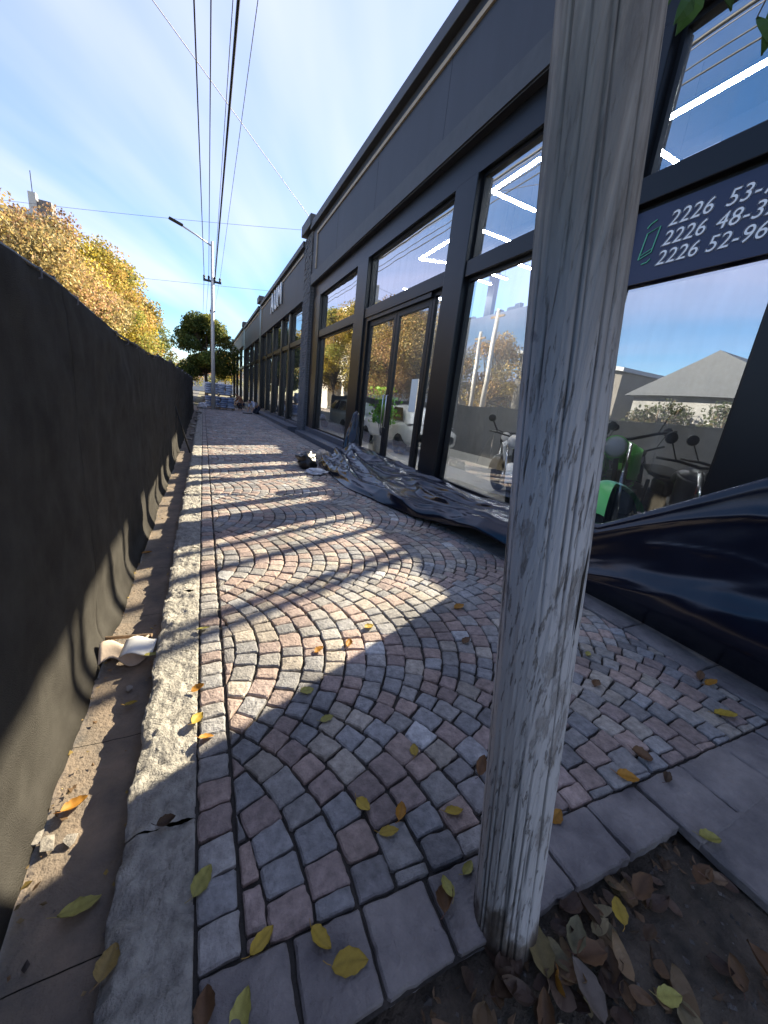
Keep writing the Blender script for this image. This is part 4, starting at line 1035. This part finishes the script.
def car(name, x, y, paint, label, rz=0):
    e = empty(name, (x, y, .17), rz); tag(e, label, 'car', 'cars inside the showroom')
    L = 4.3
    secs = [(-2.12, .42, .70, .62, .0), (-2.0, .32, .84, .78, 0), (-1.5, .26, .98, .84, 0), (-.95, .24, 1.0, .86, .0), (-.1, .24, 1.0, .86, 0), (.9, .24, .98, .86, 0), (1.5, .26, .93, .84, 0), (1.95, .32, .78, .74, 0), (2.15, .42, .66, .55, 0)]
    def f(u, v):
        s_ = u * (len(secs) - 1); i = min(int(s_), len(secs) - 2); t = s_ - i; a, b_ = secs[i], secs[i + 1]
        yv, zb, zt, wv = [a[k] + (b_[k] - a[k]) * t for k in range(4)]
        th = 2 * pi * v; s = lambda q, e_: math.copysign(abs(q) ** e_, q)
        return (wv * s(cos(th), .45), yv, (zb + zt) / 2 + (zt - zb) / 2 * s(sin(th), .5))
    body = MB().grid(f, 40, 36); body.build('body', paint, e, smooth=True)
    cab = [(-1.75, .95, .70), (-1.2, 1.40, .60), (-.5, 1.47, .60), (.2, 1.43, .60), (1.0, .96, .72)]
    def f2(u, v):
        s_ = u * (len(cab) - 1); i = min(int(s_), len(cab) - 2); t = s_ - i; a, b_ = cab[i], cab[i + 1]
        yv, zt, wv = [a[k] + (b_[k] - a[k]) * t for k in range(3)]
        th = pi * v; s = lambda q, e_: math.copysign(abs(q) ** e_, q)
        return (wv * 1.15 * s(cos(th), .5) * (1 - .18 * sin(th)), yv, .90 + (zt - .90) * s(sin(th), .45))
    MB().grid(f2, 24, 20).build('cabin', paint, e, smooth=True)
    for sx in (-1, 1):
        for (ya, yb, yc, yd) in ((-1.35, -.45, -.45, -1.05), (-.38, .72, .22, -.38)):
            xq = sx * .775; xt = sx * .655
            MB().add([(xq, ya, .98), (xq, yb, .98), (xt, yc, 1.36), (xt, yd, 1.36)], [(0, 1, 2, 3)]).build('side_window', 'dark_glass', e)
        MB().box((sx * .86 - .09, .6, .93), (sx * .86 + .09, .72, 1.06)).build('mirror', paint, e, bevel=.03)
        for yy in (-1.3, 1.3): wheel_parts(e, sx * .76, yy, .31, .2, 'x')
        MB().lathe([(.02, 0), (.11, .02), (.12, .10), (.04, .16)], 14, 'y', (sx * .55, 1.96, .68)).build('headlight', 'lamp_glass', e, smooth=True)
    MB().box((-.5, 2.08, .45), (.5, 2.17, .58)).build('grille', 'rubber', e, bevel=.02)
    return e
car('white_car', 6.15, 11.6, 'car_white', 'white car parked indoors behind the double door')
car('silver_car', 6.2, 17.2, 'car_silver', 'grey blue car parked indoors behind the last large window', 0.05)

def motorcycle(x, y, rz, paint, label, lean=.1, sc=1.12):
    e = empty('motorcycle', (x, y, .17), rz); e.rotation_euler = (0, lean, rz); e.scale = (sc,) * 3; tag(e, label, 'motorcycle', 'motorcycles in the showroom')
    wheel_parts(e, 0, -.64, .29, .11, 'x', 'engine_metal', 9); wheel_parts(e, 0, .66, .30, .09, 'x', 'engine_metal', 9)
    fr = MB(); fr.tube([(0, .40, .88), (0, .1, .80), (0, -.3, .74), (0, -.75, .80)], .022, 8); fr.tube([(0, .42, .84), (0, .3, .38), (0, -.05, .28), (0, -.3, .36), (0, -.3, .74)], .022, 8)
    for s_ in (-1, 1): fr.tube([(s_ * .08, -.2, .34), (s_ * .09, -.64, .29)], .02, 6); fr.tube([(s_ * .1, -.62, .32), (s_ * .1, -.5, .74)], .022, 6)
    fr.build('frame', 'steel_dark', e, smooth=True)
    fk = MB()
    for s_ in (-1, 1): fk.tube([(s_ * .085, .66, .30), (s_ * .085, .40, .95)], [.026, .022], 8)
    fk.build('fork', 'chrome', e, smooth=True)
    hb = MB().tube([(-.38, .22, 1.06), (-.25, .33, 1.04), (-.08, .38, .99), (.08, .38, .99), (.25, .33, 1.04), (.38, .22, 1.06)], .014, 8).build('handlebar', 'steel_dark', e, smooth=True)
    for s_ in (-1, 1):
        MB().tube([(s_ * .26, .33, 1.04), (s_ * .34, .36, 1.22)], .006, 5).build('mirror_stem', 'steel_dark', hb)
        MB().lathe([(.01, 0), (.055, .006), (.05, .02), (.01, .025)], 12, 'y', (s_ * .35, .35, 1.25)).build('mirror', 'steel_dark', hb)
    def ft(u, v):
        t = 2 * pi * v; s = u
        r = sin(pi * min(max(s, .02), .98)) ** .6
        return (.155 * r * cos(t), -.12 + .52 * s, .82 + .05 * s + .13 * r * sin(t) * (1 if sin(t) > 0 else .6))
    MB().grid(ft, 14, 16).build('tank', paint, e, smooth=True)
    def fs(u, v):
        t = 2 * pi * v; r = sin(pi * min(max(u, .03), .97)) ** .4
        return (.13 * r * cos(t), -.80 + .72 * u, .83 + .04 * (1 - u) + .055 * r * sin(t))
    MB().grid(fs, 14, 12).build('seat', 'rubber', e, smooth=True)
    en = MB(); en.box((-.13, -.18, .30), (.13, .22, .50)); en.box((-.09, .04, .50), (.09, .24, .70))
    for k in range(5): en.box((-.11, .02, .53 + k * .033), (.11, .26, .54 + k * .033))
    en.build('engine', 'engine_metal', e, bevel=.01)
    MB().tube([(.12, .25, .5), (.15, .3, .3), (.16, 0, .24), (.18, -.4, .30), (.19, -.85, .42)], [.022, .022, .025, .045, .05], 10).build('exhaust', 'chrome', e, smooth=True)
    def ff(cy, r_, a0, a1, w_):
        return lambda u, v: (w_ * (v - .5) * 2, cy + r_ * cos(a0 + (a1 - a0) * u), .30 + r_ * sin(a0 + (a1 - a0) * u) - .02 * (2 * v - 1) ** 2)
    for (cy, a0, a1) in ((.66, .3, 2.6), (-.64, .4, 2.4)):
        MB().grid(ff(cy, .34, a0, a1, .07), 14, 4).build('mudguard', paint, e, smooth=True)
    hl = MB().lathe([(.05, -.1), (.095, 0), (.10, .05)], 16, 'y', (0, .50, .92)).build('headlight', paint, e, smooth=True)
    MB().lathe([(.09, .05), (.07, .075), (.02, .085)], 16, 'y', (0, .50, .92)).build('lens', 'lamp_glass', hl, smooth=True)
    MB().box((-.10, -.45, .62), (.10, -.12, .78)).build('side_panel', paint, e, bevel=.03)
    for s_ in (-1, 1):
        MB().grid(lambda u, v, s_=s_: (s_ * (.13 + .05 * sin(pi * u) - .03 * v), .12 + .36 * u - .10 * v, .92 - .34 * v * (1 - .35 * u) - .06 * u), 8, 8).build('fairing', paint, e, smooth=True).modifiers.new('t', 'SOLIDIFY').thickness = .008
    MB().tube([(-.06, -.1, .28), (-.22, -.02, .01)], .012, 6).build('stand', 'steel_dark', e)
motorcycle(4.95, 4.95, 2.35, 'bike_white', 'white motorcycle behind the glass just left of the wooden pole')
motorcycle(4.85, 2.95, 2.0, 'bike_green', 'green motorcycle behind the glass right of the wooden pole', sc=1.3)
motorcycle(6.0, 3.7, 2.4, 'bike_black', 'black motorcycle standing behind the green one')
motorcycle(5.5, 2.25, 2.3, 'bike_red', 'dark red motorcycle behind the glass nearest the black column')
motorcycle(5.9, 5.9, 2.0, 'bike_black', 'black motorcycle behind the white one in the showroom')
motorcycle(4.95, 2.3, 2.5, 'bike_black', 'black motorcycle close to the glass in front of the dark red one')
motorcycle(6.3, 4.6, 2.2, 'bike_white', 'second white motorcycle deeper inside, right of the wooden pole')
motorcycle(5.2, 3.95, 2.3, 'bike_black', 'black motorcycle between the white and the green one')
# potted plant
pt = empty('potted_plant', (4.75, 10.35, .17)); tag(pt, 'bright green bushy plant in a pale pot behind the door', 'plant')
MB().lathe([(.16, 0), (.19, .04), (.22, .46), (.24, .5), (.2, .5), (.19, .42)], 20).build('pot', 'terracotta', pt, smooth=True)
lf = MB(); rd = random.Random(2); stm = MB()
for _ in range(7): stm.tube([(0, 0, .4), (rd.gauss(0, .06), rd.gauss(0, .06), .9), (rd.gauss(0, .15), rd.gauss(0, .15), 1.3)], [.012, .009, .004], 5)
for _ in range(650):
    p = Vector((rd.gauss(0, .17), rd.gauss(0, .17), rd.uniform(.85, 1.85))); n = Vector((rd.gauss(0, 1), rd.gauss(0, 1), rd.gauss(0, 1))).normalized(); q = n.orthogonal().normalized(); bq = n.cross(q); L = .11
    k = rd.uniform(.7, 1.3); lf.add([p - q * L * .6, p + bq * L * .3, p + q * L * .6, p - bq * L * .3], [(0, 1, 2, 3)], (.16 * k, .42 * k, .04 * k))
lf.build('foliage', 'foliage', pt, fixn=False); stm.build('stem', 'bark', pt)

# ------------------------------------------------------------------ people (far away, crouching at work)
def person(loc, rz, label, shirt, joints):
    e = empty('person', loc, rz); tag(e, label, 'person')
    def skin(name, pts, edges, radii, mat, root=0):
        me = bpy.data.meshes.new(name); me.from_pydata(pts, edges, []); o = bpy.data.objects.new(name, me); C.objects.link(o); o.parent = e
        sk = o.modifiers.new('skin', 'SKIN'); sk.use_smooth_shade = True
        for i, r in enumerate(radii): me.skin_vertices[0].data[i].radius = (r, r); me.skin_vertices[0].data[i].use_root = (i == root)
        o.modifiers.new('sub', 'SUBSURF').levels = 1; o.modifiers['sub'].render_levels = 2; me.materials.append(M[mat]); return o
    J = joints
    skin('body', [J['pelvis'], J['waist'], J['chest'], J['neck'], J['shL'], J['elL'], J['haL'], J['shR'], J['elR'], J['haR'], J['hipL'], J['knL'], J['anL'], J['toL'], J['hipR'], J['knR'], J['anR'], J['toR'], J['head0']],
         [(0, 1), (1, 2), (2, 3), (2, 4), (4, 5), (5, 6), (2, 7), (7, 8), (8, 9), (0, 10), (10, 11), (11, 12), (12, 13), (0, 14), (14, 15), (15, 16), (16, 17), (3, 18)],
         [.14, .14, .16, .06, .075, .05, .035, .075, .05, .035, .10, .07, .05, .04, .10, .07, .05, .04, .055], 'skin')
    skin('shirt', [J['waist'], J['chest'], J['neck'], J['shL'], J['elL'], J['shR'], J['elR']], [(0, 1), (1, 2), (1, 3), (3, 4), (1, 5), (5, 6)], [.165, .185, .075, .092, .062, .092, .062], shirt)
    skin('trousers', [J['pelvis'], J['hipL'], J['knL'], J['anL'], J['hipR'], J['knR'], J['anR'], J['waist']], [(0, 1), (1, 2), (2, 3), (0, 4), (4, 5), (5, 6), (0, 7)], [.165, .12, .088, .062, .12, .088, .062, .155], 'navy_trousers')
    h = Vector(J['head']); 
    hd = MB().grid(lambda u, v: (h.x + .078 * cos(2 * pi * u) * cos(pi * (v - .5)), h.y + .098 * sin(2 * pi * u) * cos(pi * (v - .5)) * (1.06 if sin(2 * pi * u) < 0 else 1), h.z + .12 * sin(pi * (v - .5))), 20, 14).build('head', 'skin', e, smooth=True)
    MB().grid(lambda u, v: (h.x + .088 * cos(2 * pi * u) * cos(pi * v / 2), h.y + .02 + .105 * sin(2 * pi * u) * cos(pi * v / 2), h.z + .01 + .125 * sin(pi * v / 2)), 20, 8).build('hair', 'hair', e, smooth=True)
    MB().add([(h.x - .015, h.y - .098, h.z - .02), (h.x + .015, h.y - .098, h.z - .02), (h.x, h.y - .128, h.z - .02), (h.x, h.y - .096, h.z + .03)], [(0, 1, 2), (0, 2, 3), (2, 1, 3)]).build('nose', 'skin', hd)
crouch = dict(pelvis=(0, .18, .42), waist=(0, .08, .58), chest=(0, -.10, .82), neck=(0, -.22, .98), head0=(0, -.28, 1.04), head=(0, -.33, 1.10),
              shL=(-.19, -.14, .90), elL=(-.24, -.30, .62), haL=(-.14, -.46, .38), shR=(.19, -.14, .90), elR=(.24, -.30, .62), haR=(.12, -.48, .36),
              hipL=(-.10, .14, .40), knL=(-.17, -.26, .46), anL=(-.15, -.02, .10), toL=(-.16, -.16, .045), hipR=(.10, .14, .40), knR=(.17, -.26, .40), anR=(.15, .0, .10), toR=(.16, -.14, .045))
kneel = dict(crouch); kneel.update(pelvis=(0, .30, .46), waist=(0, .14, .56), chest=(0, -.16, .70), neck=(0, -.34, .76), head0=(0, -.40, .78), head=(0, -.47, .78), shL=(-.2, -.22, .74), elL=(-.24, -.30, .42), haL=(-.2, -.42, .10), shR=(.2, -.22, .74), elR=(.24, -.30, .42), haR=(.2, -.42, .10),
             hipL=(-.1, .28, .42), knL=(-.14, -.02, .10), anL=(-.13, .42, .07), toL=(-.13, .52, .05), hipR=(.1, .28, .42), knR=(.14, -.02, .10), anR=(.13, .42, .07), toR=(.13, .52, .05))
person((2.55, 31.0, .0), radians(-70), 'crouching person in brown shirt and dark trousers beside the sacks', 'brown_shirt', crouch)
person((3.15, 27.6, .0), radians(-60), 'kneeling person in pale shirt bent over the far paving', 'pale_shirt', kneel)
tag(MB().box((2.35, 27.2, .005), (2.95, 27.32, .06)).build('plank', 'steel_dark', bevel=.01), 'dark levelling bar on the paving in front of the kneeling person', 'tool')

# ------------------------------------------------------------------ fallen leaves
YL, YG, BR, OG, DK = (.58, .40, .06), (.50, .45, .12), (.22, .12, .06), (.55, .26, .04), (.12, .075, .045)
LV = [ # px, py, surface z, length m, colour, rotation, curl, label
 (202, 881, .006, .085, YG, .9, .2, 'large yellow green leaf on the border stones by the kerb'),
 (80, 908, -.125, .11, YG, .2, .25, 'long pale yellow leaf in the shaded gutter'),
 (262, 941, .008, .08, YL, .5, .35, 'yellow leaf on the small stone above the corner slab'),
 (320, 940, .01, .075, YL, -1.0, .5, 'curled yellow leaf standing against the big flat yellow leaf'),
 (350, 962, .01, .105, YL, -.2, .15, 'biggest yellow leaf, lying on the slab joint at bottom'),
 (241, 1014, .006, .09, YG, 1.1, .3, 'pale yellow leaf on the corner slab at the bottom edge'),
 (206, 1008, .006, .08, BR, 1.5, .5, 'brown folded leaf at the bottom edge beside the kerb'),
 (108, 965, .006, .085, (.40, .28, .10), 1.3, .5, 'tan curled leaf on the kerb edge at bottom left'),
 (363, 805, .006, .07, YL, -1.1, .35, 'narrow yellow leaf on edge, left of a pair of leaves'),
 (401, 812, .01, .075, OG, .9, .5, 'tan yellow leaf of the pair in the middle of the foreground'),
 (389, 832, .008, .075, YL, -.3, .2, 'flat yellow leaf just below the tan one in the foreground'),
 (454, 812, .008, .08, YL, -.2, .3, 'yellow leaf a little left of the pole foot'),
 (414, 750, .008, .065, YL, 1.2, .15, 'oval yellow leaf lying on the shaded cobbles'),
 (349, 644, .008, .085, OG, 1.0, .6, 'bright orange leaf at the edge of the sunlit patch'),
 (369, 627, .008, .085, YL, .3, .5, 'bright yellow leaf at the tip of the sunlit patch'),
 (319, 650, .008, .07, OG, .5, .4, 'small orange leaf in the sunlit cobbles'),
 (307, 691, .008, .08, YG, .2, .2, 'pale yellow leaf on the shadow line'),
 (327, 719, .008, .07, YG, .1, .2, 'dull green leaf just inside the shadow'),
 (197, 719, .01, .075, YL, 1.0, .5, 'yellow leaf stuck in the joint beside the kerb in sun'),
 (198, 689, .01, .065, OG, .3, .6, 'small orange leaf on the sunlit kerb joint'),
 (206, 738, .01, .065, OG, .1, .5, 'orange brown leaf on the border stone below the yellow one'),
 (203, 629, .01, .08, YG, .3, .3, 'pale leaf on the sunlit border stones farther along the kerb'),
 (468, 869, .008, .06, YG, .4, .3, 'round green yellow leaf touching the left of the pole'),
 (446, 902, .012, .10, BR, .9, .9, 'dry brown crumpled leaf left of the pole foot'),
 (447, 888, .03, .07, YG, 1.5, .4, 'thin greenish leaf standing on the crumpled brown leaf'),
 (481, 766, .012, .09, BR, .7, .8, 'curled brown leaf at the left side of the pole'),
 (627, 777, .01, .11, OG, -.5, .3, 'large orange yellow leaf on the border between cobbles and slabs'),
 (726, 715, .01, .13, YL, -.5, .3, 'yellow leaf on the paving below the tarpaulin at right'),
 (711, 683, .01, .10, OG, -.1, .3, 'small orange leaf near the tarpaulin edge'),
 (641, 756, .012, .11, BR, -.6, .6, 'long brown leaf above the orange one on the right'),
 (666, 778, .012, .07, DK, .4, .8, 'dark curled leaf on the slab right of the orange leaf'),
 (556, 817, .012, .07, OG, .2, .6, 'tan leaf just right of the pole'),
 (709, 839, .008, .10, YG, -.4, .5, 'narrow yellow leaf on the concrete paver by the pit corner'),
 (596, 684, .01, .08, BR, .4, .6, 'small brown leaf on the cobbles right of the pole'),
 (588, 654, .01, .08, YG, .5, .2, 'pale green leaf on the cobbles right behind the pole'),
 (466, 641, .01, .08, BR, .4, .5, 'brownish leaf on the shaded cobbles left of the pole'),
 (459, 607, .01, .11, OG, .2, .4, 'orange leaf farther back on the shaded cobbles'),
 (700, 556 + 120, .012, .09, BR, .4, .5, 'brown leaf near the foot of the tarpaulin'),
 (75, 806, -.125, .085, OG, .5, .7, 'orange curled leaf on the sunlit gutter slab'),
 (152, 655, -.05, .08, YG, .2, .3, 'yellow green leaf lying on the torn cardboard'),
 (131, 704, -.12, .06, YL, .2, .4, 'small yellow leaf in the gutter shadow below the cardboard'),
 (147, 553, -.125, .09, OG, .2, .5, 'orange leaf on the far sunlit gutter slab'),
 (166, 822, .012, .06, DK, .2, .9, 'black shrivelled leaf on the shaded kerb'),
 (619, 911, -.03, .075, YL, 1.0, .2, 'yellow leaf upright at the slab edge in the pit'),
 (669, 997, -.05, .075, YG, -.4, .2, 'pale yellow leaf flat on the soil'),
 (641, 886, -.02, .10, BR, .2, .7, 'pale brown leaf by the slab edge in the middle of the pit'),
 (703, 876, -.02, .10, BR, .1, .5, 'tan leaf in the far corner of the pit'),
 (664, 868, -.02, .08, DK, .3, .8, 'dark dry leaf wedged under the slab corner'),
 (734, 972, -.045, .08, BR, 1.2, .6, 'grey brown leaf on the soil to the right'),
 (762, 966, -.02, .10, BR, 1.3, .9, 'curled brown leaf at the right edge of the picture'),
 (586, 990, -.03, .13, (.25, .2, .16), 1.4, .5, 'long grey brown leaf in the lower middle of the pit'),
 (556, 985, -.03, .09, OG, -.4, .6, 'orange brown leaf left of the long grey leaf'),
 (538, 950, -.02, .12, (.35, .27, .12), 1.2, .5, 'dull yellow leaf rising beside the pole base'),
 (575, 935, -.02, .10, (.25, .22, .12), .6, .5, 'olive brown leaf right of the pole base'),
 (587, 912, -.01, .09, DK, 1.4, .8, 'dark standing leaf against the cut slab edge'),
 (590, 955, -.03, .10, BR, -.3, .7, 'folded brown leaf on the litter beside the pole base'),
 (505, 985, -.03, .09, DK, .2, .7, 'dark wet leaf in the pit left of the pole base'),
 (610, 965, -.04, .08, DK, .8, .6, 'dark brown leaf sunk in the soil near the long grey leaf'),
 (650, 935, -.045, .07, DK, .2, .7, 'small dark leaf alone on the bare soil'),
 (545, 1012, -.04, .09, BR, .9, .6, 'brown leaf at the bottom edge below the pole'),
 (715, 880, -.02, .08, (.3, .2, .12), -.5, .6, 'tan dry leaf overlapping the pit corner'),
]
rl = random.Random(77)
for (px, py, z, L, col, rot, curl, lbn) in LV:
    if z < -.005 and px > 480: z += .022
    p = ground(px, py, z); W = L * rl.uniform(.24, .33); mb = MB(); nu, nv = 12, 6; sk = rl.uniform(-.2, .2)
    def f(u, v):
        wv = (sin(pi * u ** .85) ** .75) * W * (1 + .07 * sin(u * 23 + v * 3)); a = (v - .5) * 2
        zz_ = curl * (.30 * L * a * a * (wv / W) + .6 * L * (u - .45) ** 2 * (1 + .5 * a * sk * 4)) + .05 * L * fbm(u * 3 + L * 99, a * 1.5, rot)
        return (L * (u - .5), wv * a + sk * L * (u - .5) ** 2, zz_)
    mb.grid(f, nu, nv)
    k = rl.uniform(.8, 1.1); mb.c = []
    for i in range(nu + 1):
        for j in range(nv + 1):
            vein = .82 if j == nv // 2 else 1; ed = 1 - .18 * rl.random() - (.25 if (i in (0, nu) or j in (0, nv)) and rl.random() < .4 else 0)
            mb.c.append(tuple(c * k * vein * ed for c in col))
    zmin = min(v[2] for v in mb.v)
    leaf = mb.build('fallen_leaf', 'fallen_leaf', fixn=False, smooth=True); 
    st = MB().tube([(-L * .5, 0, f(0, .5)[2]), (-L * .62, .004, f(0, .5)[2] + .004), (-L * .72, .012, f(0, .5)[2] + .002)], .0011, 5).build('stalk', 'fallen_leaf', leaf)
    ca = st.data.color_attributes.new('Col', 'FLOAT_COLOR', 'POINT')
    for q in ca.data: q.color = (col[0] * .8, col[1] * .7, col[2], 1)
    leaf.location = (p.x, p.y, z - zmin + .001); leaf.rotation_euler = (rl.gauss(0, .18), rl.gauss(0, .16) if curl < .6 else rl.gauss(0, .35), rot)
    tag(leaf, lbn, 'leaf', 'fallen leaves')
